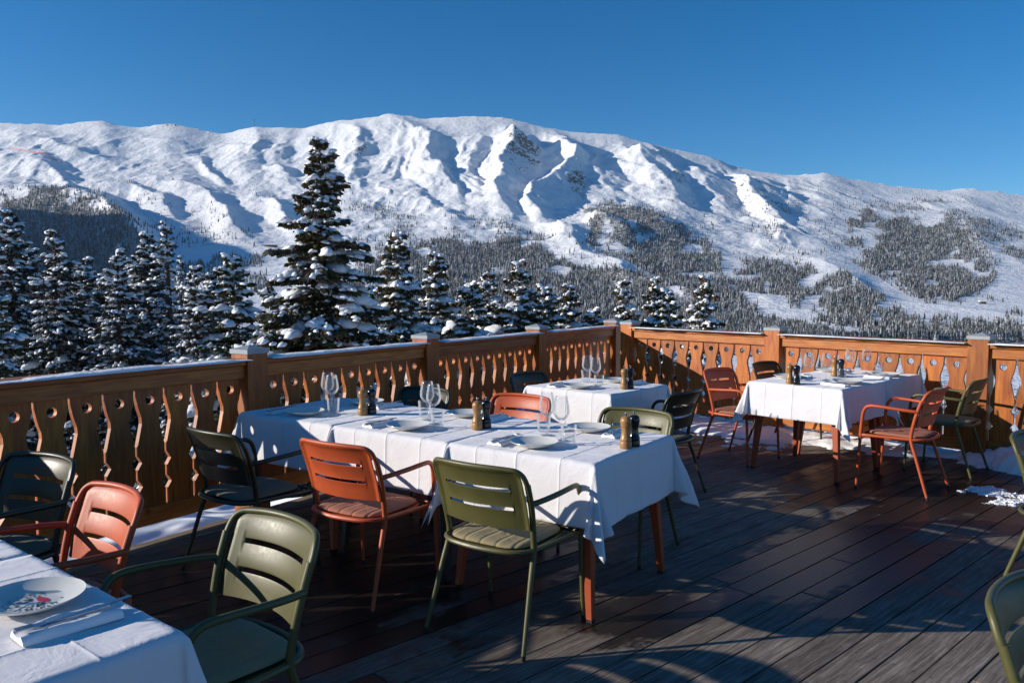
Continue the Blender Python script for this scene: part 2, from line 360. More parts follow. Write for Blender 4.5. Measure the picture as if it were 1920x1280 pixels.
# near slope rows (from under the terrace into the valley) and rows behind the ridge
rows = []
nr = np.concatenate([np.array([0.02, 2, 4]), np.geomspace(6, 960, 46)])
for rr in nr:
    x = rr*np.sin(th)/np.maximum(np.cos(th), 0.2)*np.cos(th); y = rr*np.ones_like(th)
    x = rr*(pxc-960)/F
    z = near_z(np.full_like(x, rr))+np.clip(rr/60, 0, 1)*1.2*fbm(x/14+3, y/14, 4, 88)+np.clip(rr/500, 0, 1)*9*fbm(x/130, y/130, 4, 90)
    z += 0.10*fbm(x/1.7, y/1.7, 3, 95)*np.clip(rr/6, 0, 1)
    z = z*(1-np.clip((rr-500)/460, 0, 1))+(Z[0]-14)*np.clip((rr-500)/460, 0, 1) if rr > 500 else z
    rows.append(np.stack([x, y, z], 1))
far = [np.stack([X[i], YD[i], Z[i]], 1) for i in range(NT)]
back = []
for k, (sc, dz) in enumerate(((1.06, 40), (1.25, 260), (1.9, 700))):
    p = far[-1].copy(); p[:, 0] *= sc; p[:, 1] *= sc; p[:, 2] = np.minimum(p[:, 2], 900)-dz; back.append(p)
G = np.stack(rows+far+back, 0); nR, nC = G.shape[:2]; n0 = len(rows)
idx = np.arange(nR*nC).reshape(nR, nC)
FQ = np.stack([idx[:-1, :-1], idx[:-1, 1:], idx[1:, 1:], idx[1:, :-1]], -1).reshape(-1, 4)
# rock where it is steep, and shrubs
gx = np.gradient(Z, axis=1)/np.maximum(np.gradient(X, axis=1), 1e-3); gy = np.gradient(Z, axis=0)/np.gradient(YD, axis=0)
slope = np.hypot(gx, gy)
rock = np.zeros((nR, nC)); ell = lambda cx, cy, a, b: np.clip(1.25-((PX-cx)/a)**2-((BY-cy)/b)**2, 0, 1)
zone = 0.80*ell(975, 298, 56, 34)+ell(1090, 342, 38, 30)+ell(1235, 292, 44, 26)+ell(325, 240, 50, 12)+ell(482, 262, 40, 16)+ell(1262, 345, 40, 20)+0.6*ell(1105, 395, 50, 22)+0.7*ell(672, 268, 22, 30)+0.5*ell(790, 262, 30, 20)+0.5*ell(1390, 385, 60, 40)
rock[n0:n0+NT] = np.clip(zone, 0, 1)*0.86+np.clip((slope-0.62)*0.9, 0, 0.6)*np.clip((480-BY)/60, 0, 1)
bush = np.zeros((nR, nC))
bzone = 1.4*ell(370, 400, 140, 60)+1.3*ell(180, 360, 120, 34)+ell(60, 330, 60, 24)+0.8*ell(330, 310, 90, 20)+ell(900, 460, 260, 40)+ell(1220, 440, 150, 60)+ell(1400, 450, 120, 70)+ell(1740, 480, 220, 110)+ell(1500, 590, 500, 60)
bush[n0:n0+NT] = np.clip(bzone, 0, 1)
def inpoly(px, y, poly):
    r = np.zeros(px.shape, bool); n = len(poly)
    for i in range(n):
        ax, ay = poly[i]; bx, by = poly[(i+1) % n]
        c = ((ay > y) != (by > y)) & (px < (bx-ax)*(y-ay)/(by-ay+1e-9)+ax); r ^= c
    return r
FOREST = [([(600, 660), (640, 540), (700, 480), (780, 448), (860, 442), (960, 434), (1050, 444), (1130, 478), (1230, 490), (1330, 530), (1420, 575), (1560, 615), (1640, 640), (1640, 660)], 30000, -0.45),
 ([(0, 374), (100, 386), (190, 405), (240, 442), (270, 480), (280, 560), (0, 600)], 9000, -0.6), ([(340, 470), (480, 470), (500, 540), (340, 560)], 1200, -0.1),
 ([(650, 350), (760, 372), (860, 400), (1000, 425), (1120, 460), (960, 470), (800, 470), (640, 500)], 1600, 0.05), ([(1100, 370), (1160, 372), (1220, 400), (1300, 440), (1420, 500), (1500, 560), (1330, 540), (1180, 500), (1100, 440)], 4600, -0.1),
 ([(1590, 412), (1640, 398), (1700, 420), (1770, 430), (1830, 470), (1868, 510), (1862, 560), (1790, 570), (1740, 560), (1690, 530), (1620, 500), (1590, 450)], 8500, -0.2),
 ([(1400, 480), (1500, 500), (1600, 535), (1680, 570), (1700, 600), (1560, 580), (1440, 550)], 3200, -0.1), ([(1480, 600), (1600, 590), (1760, 610), (1920, 610), (1920, 660), (1500, 660)], 4500, -0.1),
 ([(1400, 350), (1560, 340), (1920, 385), (1920, 640), (1500, 620)], 2600, 0.14), ([(1640, 372), (1760, 385), (1860, 420), (1920, 440), (1920, 500), (1840, 470), (1720, 420)], 1700, 0.0),
 ([(130, 345), (300, 340), (420, 400), (480, 450), (340, 470), (250, 440)], 330, 0.1), ([(380, 300), (460, 330), (560, 350), (640, 380), (500, 390)], 60, 0.0),
 ([(1150, 380), (1280, 350), (1450, 380), (1480, 470), (1300, 460)], 260, 0.1), ([(280, 300), (360, 300), (360, 345), (280, 345)], 16, -1)]
GAPS = [[(985, 436), (1030, 436), (1120, 470), (1250, 520), (1230, 530), (1080, 490)], [(1400, 560), (1430, 560), (1560, 600), (1680, 640), (1600, 640), (1480, 600)],
 [(1840, 460), (1920, 500), (1920, 560), (1870, 590), (1740, 580), (1840, 540), (1880, 510)], [(1530, 460), (1560, 470), (1680, 540), (1790, 590), (1700, 590), (1600, 530)]]

wood = np.zeros((NT, nC)); nzz = fbm(PX/38, BY/17, 4, 200)
for poly, cnt, bias in FOREST:
    if cnt < 2000 or bias > 0.04: continue
    k = inpoly(PX+16*fbm(PX/22, BY/16, 3, 401), BY+11*fbm(PX/22, BY/16, 3, 402), poly)
    for g in GAPS: k &= ~inpoly(PX, BY, g)
    wood = np.maximum(wood, k*np.clip((nzz-(bias-0.35))*3+0.3, 0, 1))
woods = np.zeros((nR, nC)); woods[n0:n0+NT] = wood
terr_me = mesh_np('ground', G.reshape(-1, 3), [FQ], True, attrs={'rock': rock, 'bush': bush, 'wood': woods})
def terr_mat():
    m, n, b = newmat('mountain_snow'); v = coords(n); rk = attr(n, 'rock'); bu = attr(n, 'bush')
    f = noise(n, v, 0.02, 6, 0.6)
    snow = mixc(n, f, (0.85, 0.86, 0.88), (0.92, 0.92, 0.92))
    sp = noise(n, v, 0.085, 5, 0.72)
    thr = math_n(n, 'SUBTRACT', 0.86, math_n(n, 'MULTIPLY', rk, 0.36))
    rf = math_n(n, 'MULTIPLY', math_n(n, 'SUBTRACT', sp, thr), 16, clamp=True)
    rockc = ramp(n, noise(n, v, 0.2, 3), [(0.3, (0.07, 0.06, 0.055)), (0.7, (0.16, 0.14, 0.12))])
    c = mixc(n, rf, snow, rockc)
    s2 = noise(n, v, 0.14, 4, 0.75)
    bf = math_n(n, 'MULTIPLY', math_n(n, 'MULTIPLY', math_n(n, 'SUBTRACT', s2, 0.56), 9, clamp=True), math_n(n, 'MULTIPLY', bu, 0.75))
    c = mixc(n, bf, c, (0.17, 0.13, 0.11))
    wdn = math_n(n, 'MULTIPLY', attr(n, 'wood'), ramp(n, noise(n, v, 0.11, 4, 0.8), [(0.30, 0.05), (0.54, 0.95)]))
    c = mixc(n, wdn, c, (0.12, 0.115, 0.105))
    n.links.new(c, b.inputs['Base Color']); b.inputs['Roughness'].default_value = 0.7; b.inputs['Specular IOR Level'].default_value = 0.2
    h = math_n(n, 'ADD', noise(n, v, 0.05, 5, 0.65), math_n(n, 'MULTIPLY', sp, 0.5)); bump(n, b, h, 0.6, 9.0); M['terrain'] = m
terr_mat()
ground = tag(link('ground', terr_me, M['terrain']), kind='structure')
# the slope behind and beside the viewer, so the land goes on all round
mb = MB(); prev = None
ang = np.linspace(R(60), R(300), 40); rr = [0.5, 6, 12, 30, 60, 110, 190]; V = []
for r_ in rr:
    for a in ang: V.append((r_*math.sin(a), r_*math.cos(a), -2.6+0.05*r_*(0.5-math.cos(a)) if r_ > 6 else -2.6))
Fq = [(i*40+j, i*40+j+1, (i+1)*40+j+1, (i+1)*40+j) for i in range(6) for j in range(39)]
hl = link('snow_slope', mesh_np('snow_slope', V, [np.array(Fq)], True), M['snow']); tag(hl, kind='structure')

def surf(px, y):
    """point of the finished slope whose base shows at photo pixel px, y"""
    ci = np.interp(px, pxc, np.arange(nC)); tt = (640-y)/(640-np.interp(px, pxc, yrs)); ri = np.clip(tt, 0, 1)*(NT-1)+n0
    c0 = np.floor(ci).astype(int); r0 = np.floor(ri).astype(int); c1 = np.minimum(c0+1, nC-1); r1 = np.minimum(r0+1, nR-1); fc = (ci-c0)[:, None]; fr = (ri-r0)[:, None]
    return (G[r0, c0]*(1-fc)+G[r0, c1]*fc)*(1-fr)+(G[r1, c0]*(1-fc)+G[r1, c1]*fc)*fr
rng = np.random.default_rng(7)
allp = []
for poly, cnt, bias in FOREST:
    xs = [p[0] for p in poly]; ys = [p[1] for p in poly]; px = rng.uniform(min(xs), max(xs), cnt*5); y = rng.uniform(min(ys), max(ys), cnt*5)
    k = inpoly(px+16*fbm(px/22, y/16, 3, 401)+rng.normal(0, 7, px.size), y+11*fbm(px/22, y/16, 3, 402)+rng.normal(0, 4, px.size), poly)
    for g in GAPS: k &= ~(inpoly(px, y, g) & (rng.random(px.size) > 0.06))
    nz = fbm(px/38, y/17, 4, 200); k &= nz > bias-0.35+(0.0 if cnt > 3000 else 0.25)
    px = px[k][:cnt]; y = y[k][:cnt]; allp.append(np.stack([px, y], 1))
allp = np.concatenate(allp); PP = surf(allp[:, 0], allp[:, 1])
# the forest runs on down into the valley bottom
m_ = 5000; cc = rng.integers(66, nC-62, m_); r2 = rng.integers(n0-9, n0, m_); f1, f2 = rng.random(m_)[:, None], rng.random(m_)[:, None]
PV = G[r2, cc]*(1-f1)+G[np.minimum(r2+1, nR-1), cc]*f1; PV = PV+(G[r2, cc+1]-G[r2, cc])*f2
kk = fbm(PV[:, 0]/90, PV[:, 1]/90, 3, 300) > -0.1; PV = PV[kk]; PP = np.concatenate([PP, PV]); allp = np.concatenate([allp, np.tile([[900.0, 640.0]], (len(PV), 1))])
hts = (7+11*rng.random(len(PP))**1.5)*np.interp(allp[:, 1], [300, 420, 640], [0.6, 0.95, 0.95])
hts[allp[:, 0] < 290] *= 1.15
def conifer(lod=0):
    """small jagged three tier conifer of height 1"""
    V = []; Fc = []; r_ = random.Random(5+lod)
    tiers = [(0.0, 0.19, 0.50), (0.25, 0.15, 0.74), (0.52, 0.10, 1.0)] if not lod else [(0.02, 0.19, 0.42), (0.18, 0.17, 0.58), (0.36, 0.14, 0.74), (0.54, 0.10, 0.88), (0.72, 0.06, 1.0)]
    seg = 6 if not lod else 9
    for z0, r0, z1 in tiers:
        b = len(V)
        for k in range(seg):
            a = 2*math.pi*k/seg+z0*3; rr_ = r0*(1 if k % 2 else 0.68); V.append((rr_*math.cos(a), rr_*math.sin(a), z0-(0.02 if k % 2 else -0.02)))
        V.append((0, 0, z1))
        for k in range(seg): Fc.append((b+k, b+(k+1) % seg, b+seg))
    return np.array(V), np.array(Fc)
tv, tf = conifer()
order = np.argsort(-(hts/PP[:, 1])*(allp[:, 1] < 600)); solo = order[:260]; rest = order[260:]
P2 = PP[rest]; h2 = hts[rest]; a2 = rng.uniform(0, 6.28, len(rest)); n_ = len(rest); wd2 = rng.uniform(0.8, 1.25, n_)
cs, sn = np.cos(a2), np.sin(a2)
VV = np.empty((n_, len(tv), 3)); VV[:, :, 0] = (tv[None, :, 0]*cs[:, None]-tv[None, :, 1]*sn[:, None])*(h2*wd2)[:, None]+P2[:, 0:1]
VV[:, :, 1] = (tv[None, :, 0]*sn[:, None]+tv[None, :, 1]*cs[:, None])*(h2*wd2)[:, None]+P2[:, 1:2]; VV[:, :, 2] = tv[None, :, 2]*h2[:, None]+P2[:, 2:3]-0.5
FF = (tf[None]+(np.arange(n_)*len(tv))[:, None, None]).reshape(-1, 3)
rn = np.repeat(rng.random(n_), len(tv))
tag(link('forest', mesh_np('forest', VV.reshape(-1, 3), [FF], attrs={'rnd': rn}), M['far_forest']), 'snow-dusted conifer forest spread over the valley flank below the mountain', 'forest', kind='stuff')
cv, cf = conifer(1); cmes = []
for k in range(4):
    cmes.append(mesh_np('crown', cv*np.array([1+0.1*k, 1+0.1*k, 1]), [cf], attrs={'rnd': np.full(len(cv), 0.15+0.22*k)})); cmes[-1].materials.append(M['far_forest'])
for j, i in enumerate(solo):
    o = bpy.data.objects.new('distant_conifer', cmes[j % 4]); C.objects.link(o); o.location = PP[i]-np.array([0, 0, 0.4]); h_ = float(hts[i]); o.scale = (h_, h_, h_); o.rotation_euler = (0, 0, j*1.7)
    tag(o, 'small snow-dusted conifer far across the valley', 'tree', 'distant conifers on the lower mountain slope')
# lift pylon on the crest, hut, safety net
b0 = surf(np.array([477.0]), np.array([239.0]))[0]
t_ = empty('lift_pylon', tuple(b0)); tag(t_, 'thin lift pylon standing on the left mountain crest', 'pylon')
mb = MB(); mb.tube([(0, 0, -5), (0, 0, 36)], [1.3, 0.8], 6); mb.build('mast', M['dark_steel'], t_)
mb = MB(); mb.box((0, 0, 36), (22, 1.4, 1.4)); mb.box((-9, 0, 39), (1.2, 1.2, 6)); mb.box((9, 0, 39), (1.2, 1.2, 6)); mb.build('crossarm', M['dark_steel'], t_)
def hut(px, y, L, W, H_, label, name='mountain_hut'):
    p = surf(np.array([float(px)]), np.array([float(y)]))[0]; t_ = empty(name, tuple(p)); tag(t_, label, 'hut')
    mb = MB(); mb.box((0, 0, H_/2-1), (L, W, H_+2)); mb.build('wall', M['hut_wood'], t_)
    mb = MB(); mb.add([(-L*.58, -W*.7, H_-.3), (L*.58, -W*.7, H_-.3), (L*.58, 0, H_+W*.32), (-L*.58, 0, H_+W*.32), (-L*.58, W*.7, H_-.3), (L*.58, W*.7, H_-.3)], [(0, 1, 2, 3), (3, 2, 5, 4), (0, 3, 4), (1, 5, 2), (0, 4, 5, 1)])
    mb.build('roof', M['snow'], t_)
hut(505, 452, 46, 9, 5, 'long dark lift building with snowy roof left of the tall spruce'); hut(1842, 566, 13, 8, 5, 'tiny brown cabin alone on the white slope at right')
pn = surf(np.linspace(20, 112, 24), np.linspace(286, 302, 24)); mb = MB()
for i in range(23):
    a, b_ = pn[i], pn[i+1]; mb.add([a, b_, b_+np.array([0, 0, 4.0]), a+np.array([0, 0, 4.0]), a+np.array([0, .4, 0]), b_+np.array([0, .4, 0]), b_+np.array([0, .4, 4.0]), a+np.array([0, .4, 4.0])], [(0, 1, 2, 3), (5, 4, 7, 6), (3, 2, 6, 7)])
tag(mb.build('safety_net', M['net_red']), 'faint red safety netting along the piste at upper left', 'net')

# clear cold air: a very thin haze round the whole scene
mb = MB(); mb.box((0, 2450, 380), (14000, 5500, 1180)); hz = mb.build('haze', None); tag(hz, kind='stuff', label='thin cold mountain air over the valley', cat='haze')
hm = bpy.data.materials.new('haze'); hm.use_nodes = True; hn = hm.node_tree; hn.nodes.clear(); ho = hn.nodes.new('ShaderNodeOutputMaterial'); pv = hn.nodes.new('ShaderNodeVolumePrincipled')
pv.inputs['Color'].default_value = (0.62, 0.80, 1.0, 1); pv.inputs['Density'].default_value = 0.000022; pv.inputs['Anisotropy'].default_value = 0.2; hn.links.new(pv.outputs[0], ho.inputs['Volume']); hz.data.materials.append(hm)

# ---------------------------------------------------------------- deck
LP = np.array([-1.804, 5.414]); LD = np.array([math.sin(R(32.8)), math.cos(R(32.8))]); LN = np.array([LD[1], -LD[0]])      # left railing line, inner normal
RP = np.array([4.166, 6.941]); RD = np.array([-0.679, 0.734]); RN = np.array([-0.734, -0.679])                              # right railing line (towards the corner)
BA = R(47.2); BD = np.array([math.sin(BA), math.cos(BA)]); BN = np.array([BD[1], -BD[0]])
def clip_poly(poly, n, o):
    """keep n.p >= o"""
    out = []
    for i in range(len(poly)):
        a, b = poly[i], poly[(i+1) % len(poly)]; da, db = n @ a-o, n @ b-o
        if da >= 0: out.append(a)
        if (da >= 0) != (db >= 0): out.append(a+(b-a)*(da/(da-db)))
    return out
def deck():
    mb = MB(); rg = random.Random(3); k = -60; V = []; Fq = []; UV = []; A = []; n = 0
    lo, hi = -7.0, 7.5; pitch = 0.15; i = 0; o = lo
    while o < hi:
        o1 = o+0.1418; s = -9.0-rg.random()*3
        while s < 14:
            s1 = s+rg.uniform(3.0, 4.8)
            poly = [BD*s+BN*o, BD*(s1-0.004)+BN*o, BD*(s1-0.004)+BN*o1, BD*s+BN*o1]
            poly = clip_poly(poly, LN, LN @ LP+0.137); poly = clip_poly(poly, RN, RN @ RP+0.0)
            if len(poly) >= 3:
                r_ = rg.random(); dz = rg.uniform(-0.0015, 0.0015); m = len(poly)
                if (poly[1][0]-poly[0][0])*(poly[2][1]-poly[1][1])-(poly[1][1]-poly[0][1])*(poly[2][0]-poly[1][0]) < 0: poly = poly[::-1]
                c_ = sum(poly)/m
                top = [p+(c_-p)/max(np.linalg.norm(c_-p), 1e-6)*0.003 for p in poly]
                V += [(p[0], p[1], dz) for p in top]+[(p[0], p[1], dz-0.003) for p in poly]+[(p[0], p[1], -0.028) for p in poly]
                UV += [(BD @ p+r_*31, BN @ p+r_*17) for p in top]+[(BD @ p+r_*31, BN @ p+r_*17) for p in poly]*2
                A += [r_]*(3*m); Fq.append(tuple(n+q for q in range(m)))
                for L in (0, m):
                    for q in range(m): Fq.append((n+L+q, n+L+m+q, n+L+m+(q+1) % m, n+L+(q+1) % m))
                n += 3*m
            s = s1
        o += pitch
    me = bpy.data.meshes.new('deck'); me.from_pydata(V, [], Fq); me.update()
    at = me.attributes.new('rnd', 'FLOAT', 'POINT'); at.data.foreach_set('value', A)
    uv = me.uv_layers.new(name='UVMap'); li = np.zeros(len(me.loops), np.int32); me.loops.foreach_get('vertex_index', li); uv.data.foreach_set('uv', np.array(UV, np.float32)[li].ravel())
    return tag(link('deck', me, M['deck']), kind='structure')
def deck_mat():
    m, n, b = newmat('deck_boards'); rn = attr(n, 'rnd'); uvn = n.nodes.new('ShaderNodeUVMap')
    mp = n.nodes.new('ShaderNodeMapping'); mp.inputs['Scale'].default_value = (1.3, 22, 1); n.links.new(uvn.outputs[0], mp.inputs[0]); g = noise(n, mp.outputs[0], 2.2, 8, 0.7, 0.6)
    mp2 = n.nodes.new('ShaderNodeMapping'); mp2.inputs['Scale'].default_value = (3.0, 70, 1); n.links.new(uvn.outputs[0], mp2.inputs[0]); g2 = noise(n, mp2.outputs[0], 2.0, 5, 0.7)
    v = coords(n); big = noise(n, v, 0.75, 5, 0.62, 0.4); bl = noise(n, v, 5.5, 5, 0.68)
    def blob(x, y, a, bb, rot=0.0):
        mpp = n.nodes.new('ShaderNodeMapping'); mpp.vector_type = 'TEXTURE'; mpp.inputs['Location'].default_value = (x, y, 0); mpp.inputs['Rotation'].default_value = (0, 0, rot); mpp.inputs['Scale'].default_value = (a, bb, 1.0)
        tc = n.nodes.new('ShaderNodeTexCoord'); n.links.new(tc.outputs['Object'], mpp.inputs[0]); ln = n.nodes.new('ShaderNodeVectorMath'); ln.operation = 'LENGTH'; n.links.new(mpp.outputs[0], ln.inputs[0])
        return math_n(n, 'SUBTRACT', 1.0, ln.outputs['Value'])
    # standing melt water: where it lies on the boards
    wet = math_n(n, 'MAXIMUM', blob(1.95, 4.55, 1.35, 0.62, R(42)), blob(3.5, 5.7, 1.7, 1.5, R(45)))
    wet = math_n(n, 'MAXIMUM', wet, blob(0.62, 3.72, 0.55, 0.3, R(30)))
    wet = math_n(n, 'MAXIMUM', wet, blob(-1.2, 3.9, 3.4, 1.3, R(55)))
    wet = math_n(n, 'MAXIMUM', wet, blob(1.6, 8.4, 1.5, 1.2, 0))
    wet = math_n(n, 'ADD', wet, math_n(n, 'MULTIPLY', math_n(n, 'SUBTRACT', bl, 0.5), 1.3)); wet = math_n(n, 'ADD', wet, math_n(n, 'MULTIPLY', math_n(n, 'SUBTRACT', big, 0.55), 1.2))
    wet = math_n(n, 'ADD', wet, math_n(n, 'MULTIPLY', math_n(n, 'SUBTRACT', rn, 0.5), 0.55)); wet = math_n(n, 'ADD', wet, math_n(n, 'MULTIPLY', math_n(n, 'SUBTRACT', g, 0.5), 0.8))
    wet = math_n(n, 'MULTIPLY', wet, 4.0, clamp=True)
    dry = ramp(n, g, [(0.25, (0.070, 0.052, 0.040)), (0.5, (0.225, 0.185, 0.15)), (0.75, (0.48, 0.41, 0.345))])
    dry = mixc(n, ramp(n, g2, [(0.35, 0.5), (0.55, 0.0)]), dry, (0.035, 0.028, 0.024))
    dry = mixc(n, 1.0, dry, ramp(n, rn, [(0.0, 0.72), (1.0, 1.15)]), 'MULTIPLY')
    dry = mixc(n, ramp(n, bl, [(0.35, 0.6), (0.62, 0.0)]), dry, mixc(n, 1.0, dry, (0.55, 0.5, 0.47), 'MULTIPLY'))
    wc = mixc(n, g, (0.008, 0.006, 0.005), (0.027, 0.018, 0.014))
    fl = noise(n, mp.outputs[0], 9.0, 3, 0.8); dry = mixc(n, ramp(n, fl, [(0.66, 0.0), (0.74, 0.7)]), dry, (0.42, 0.36, 0.30))
    n.links.new(mixc(n, wet, dry, wc), b.inputs['Base Color'])
    n.links.new(math_n(n, 'MULTIPLY_ADD', wet, -0.42, 0.78), b.inputs['Roughness'])
    b.inputs['Specular IOR Level'].default_value = 0.35
    bump(n, b, math_n(n, 'ADD', g, math_n(n, 'MULTIPLY', g2, 0.6)), 0.55, 0.004); M['deck'] = m
deck_mat(); deck()
V = []; Fq = []; o_ = -4.0
for i in range(int(11.5/0.15)):
    for sj in np.arange(-6, 12, 0.62):
        for dv in (0.032, 0.110):
            p = BD*(sj+0.006*math.sin(i*3.1+sj))+BN*(-4.0+i*0.15-0.0+dv)
            if LN @ p < LN @ LP+0.15 or RN @ p < RN @ RP+0.02 or p[1] < 1.0: continue
            b_ = len(V); V += [(p[0]+0.0042*math.cos(a), p[1]+0.0042*math.sin(a), 0.0022) for a in np.linspace(0, 2*math.pi, 8, endpoint=False)]; Fq.append(tuple(range(b_, b_+8)))
me = bpy.data.meshes.new('deck_screws'); me.from_pydata(V, [], Fq); tag(link('deck_screws', me, M['dark_steel']), kind='structure')
# dark joist frame under the boards
mb = MB(); q = [LP+LN*0.02-LD*9, LP+LN*0.02+LD*5.2, RP-RD*6+RN*0.02, np.array([7, -6.0]), np.array([-5.5, -4.5])]
mb.prism([tuple(p) for p in q][::-1], -0.25, -0.045); tag(mb.build('deck_frame', M['hut_wood']), kind='structure')
# pale edging board beside the left railing
mb = MB(); a = LP-LD*9
for i in range(8):
    p0 = LP+LD*(-9+i*1.85)+LN*0.003; p1 = LP+LD*(-9+(i+1)*1.85-0.005)+LN*0.003; mb.prism([tuple(p0), tuple(p0+LN*0.128), tuple(p1+LN*0.128), tuple(p1)], -0.03, 0.001, random.Random(i).random())
tag(mb.build('deck_edging', M['edge_board'], bevel=0.003), kind='structure')

# ---------------------------------------------------------------- railings
HZ = 0.925
GAP = [(HZ+0.03, 0.006), (0.885, 0.006), (0.868, 0.008), (0.83, 0.013), (0.79, 0.023), (0.75, 0.036), (0.722, 0.038), (0.712, 0.038), (0.66, 0.026), (0.60, 0.012), (0.572, 0.006), (0.517, 0.006), (0.473, 0.032), (0.433, 0.006), (0.367, 0.006), (0.325, 0.032), (0.288, 0.006), (0.15, 0.006)]
def baluster_mesh(wd, seed):
    """pierced board: outline with the cut-out profile, hole near the top; local x along the railing, y across"""
    hw = wd/2; rs = [(z, hw-g) for z, g in GAP]; hc, hr = 0.853, 0.029; th = 0.032
    rg = random.Random(seed)
    L = []; 
    zs = sorted(set([z for z, _ in rs]+[hc-hr, hc+hr, hc]+[hc+hr*math.sin(a) for a in np.linspace(-1.4, 1.4, 9)]), reverse=True)
    zz = np.array([z for z, _ in rs][::-1]); ww = np.array([w_ for _, w_ in rs][::-1])
    V = []; Fq = []; rowsL = []
    for z in zs:
        hwz = float(np.interp(z, zz, ww)); d = hr*hr-(z-hc)**2; hh = math.sqrt(d) if d > 1e-9 else 0.0
        rowsL.append((z, hwz, hh))
    for y in (-th/2, th/2):
        for z, hwz, hh in rowsL: V += [(-hwz, y, z), (-hh, y, z), (hh, y, z), (hwz, y, z)]
    n = len(rowsL); o = 4*n
    for i in range(n-1):
        a, b = 4*i, 4*(i+1)
        inh = rowsL[i][2] > 0 or rowsL[i+1][2] > 0
        for s, fl in ((0, 0), (o, 1)):
            q1 = (s+a, s+a+1, s+b+1, s+b); q2 = (s+a+2, s+a+3, s+b+3, s+b+2); q3 = (s+a+1, s+a+2, s+b+2, s+b+1)
            Fq += [q1, q2]
            if not inh and False: Fq.append(q3)
        Fq += [(a, b, o+b, o+a), (a+3, o+a+3, o+b+3, b+3)]
        if inh: Fq += [(a+1, o+a+1, o+b+1, b+1), (a+2, b+2, o+b+2, o+a+2)]
    Fq += [(0, 1, o+1, o), (2, 3, o+3, o+2)]; e = 4*(n-1); Fq += [(e, o+e, o+e+1, e+1), (e+2, o+e+2, o+e+3, e+3)]
    me = bpy.data.meshes.new('baluster'); me.from_pydata(V, [], Fq); bm = bmesh.new(); bm.from_mesh(me)
    bmesh.ops.remove_doubles(bm, verts=bm.verts, dist=1e-5); bmesh.ops.dissolve_degenerate(bm, dist=1e-6, edges=bm.edges); bmesh.ops.recalc_face_normals(bm, faces=bm.faces); bm.to_mesh(me); bm.free()
    at = me.attributes.new('rnd', 'FLOAT', 'POINT'); at.data.foreach_set('value', [rg.random()]*len(me.vertices)); me.materials.append(M['larch'])
    return me
balm = [baluster_mesh(0.192, s) for s in range(7)]
def lnoise(x, s): return float(fbm(np.array([x]), np.array([s*3.7]), 4, 5)[0])
def snow_strip(mb, L, x0, wdt, z0, h, seed, cover=1.0):
    """lumpy strip of snow lying along local x"""
    n = int(L/0.03); S = 7; V = []; Fq = []
    for i in range(n+1):
        x = x0+L*i/n; k = max(0.05, min(1.3, 0.75+0.8*lnoise(x*2.6, seed)+0.25*lnoise(x*14, seed+1))); e = min(1, i/2, (n-i)/2)
        wn = wdt*(0.88+0.16*lnoise(x*6, seed+3)); sh = 0.006*lnoise(x*4, seed+5)
        for j in range(S):
            a = math.pi*j/(S-1); V.append((x, -math.cos(a)*wn/2+sh, z0+max(0.0, math.sin(a))**0.6*h*k*max(e, 0.05)-(0.004 if j in (0, S-1) else 0)))
    for i in range(n):
        for j in range(S-1): a = i*S+j; Fq.append((a, a+S, a+S+1, a+1))
    mb.add(V, Fq)
def railing(name, label, P0, ang, posts, bay, snowh, seed, pw=0.172, first=0):
    """local x runs along the railing; inner side is local -y"""
    t_ = empty(name, (P0[0], P0[1], 0), ang); tag(t_, label, 'railing')
    rg = random.Random(seed); yc = pw/2
    for k in posts:
        x = k*bay; mb = MB(); mb.box((x+pw/2, yc, 0.37), (pw, pw, 1.44), a=rg.random()); p = mb.build('post', M['larch'], t_, bevel=0.004)
        mb = MB(); mb.box((x+pw/2, yc, 1.104), (pw+0.014, pw+0.014, 0.03)); hw = pw/2+0.007; cx = x+pw/2
        mb.add([(cx-hw, yc-hw, 1.1195), (cx+hw, yc-hw, 1.1195), (cx+hw, yc+hw, 1.1195), (cx-hw, yc+hw, 1.1195), (cx, yc, 1.148)], [(0, 1, 4), (1, 2, 4), (2, 3, 4), (3, 0, 4)])
        mb.build('post_cap', M['zinc'], p)
    for k in posts[:-1]:
        x0 = k*bay+pw; L = bay-pw
        mb = MB(); mb.box((x0+L/2, yc, 1.035), (L-0.002, 0.150, 0.045), a=rg.random()); hr_ = mb.build('handrail', M['larch_rail'], t_, bevel=0.005)
        mb = MB(); snow_strip(mb, L-0.01, x0+0.005, 0.142, 1.0555, snowh, seed*10+k+50); s_ = mb.build('snow', M['snow'], hr_, smooth=True)
        mb = MB(); mb.box((x0+L/2, yc-0.012, 0.968), (L-0.002, 0.085, 0.085), a=rg.random()); mb.build('top_beam', M['larch_rail'], t_, bevel=0.004)
        mb = MB(); mb.box((x0+L/2, yc, 0.135), (L-0.002, 0.070, 0.11), a=rg.random()); mb.build('bottom_rail', M['larch_rail'], t_, bevel=0.004)
        nb = 9; pt = L/nb
        for i in range(nb):
            o = bpy.data.objects.new('baluster', balm[(i*3+k*5+seed) % 7]); C.objects.link(o); o.parent = t_; o.location = (x0+pt*(i+0.5), yc-0.006, 0); o.scale = (pt/0.1965, 1, 1)
    return t_
angL = math.atan2(LD[1], LD[0]); railing('wooden_railing', 'carved timber railing on the shaded left side with snow on its handrail', LP, angL, [-3, -2, -1, 0, 1, 2, 3], 1.94, 0.014, 1)
# right railing: local x must run so that -y is the terrace side
angR = math.atan2(-RD[1], -RD[0]); p0 = RP+RD*(2*1.98+0.172)
railing('wooden_railing', 'carved timber railing on the sunlit right side facing the sun', p0, angR, [0, 1, 2, 3, 4], 1.98, 0.006, 2)

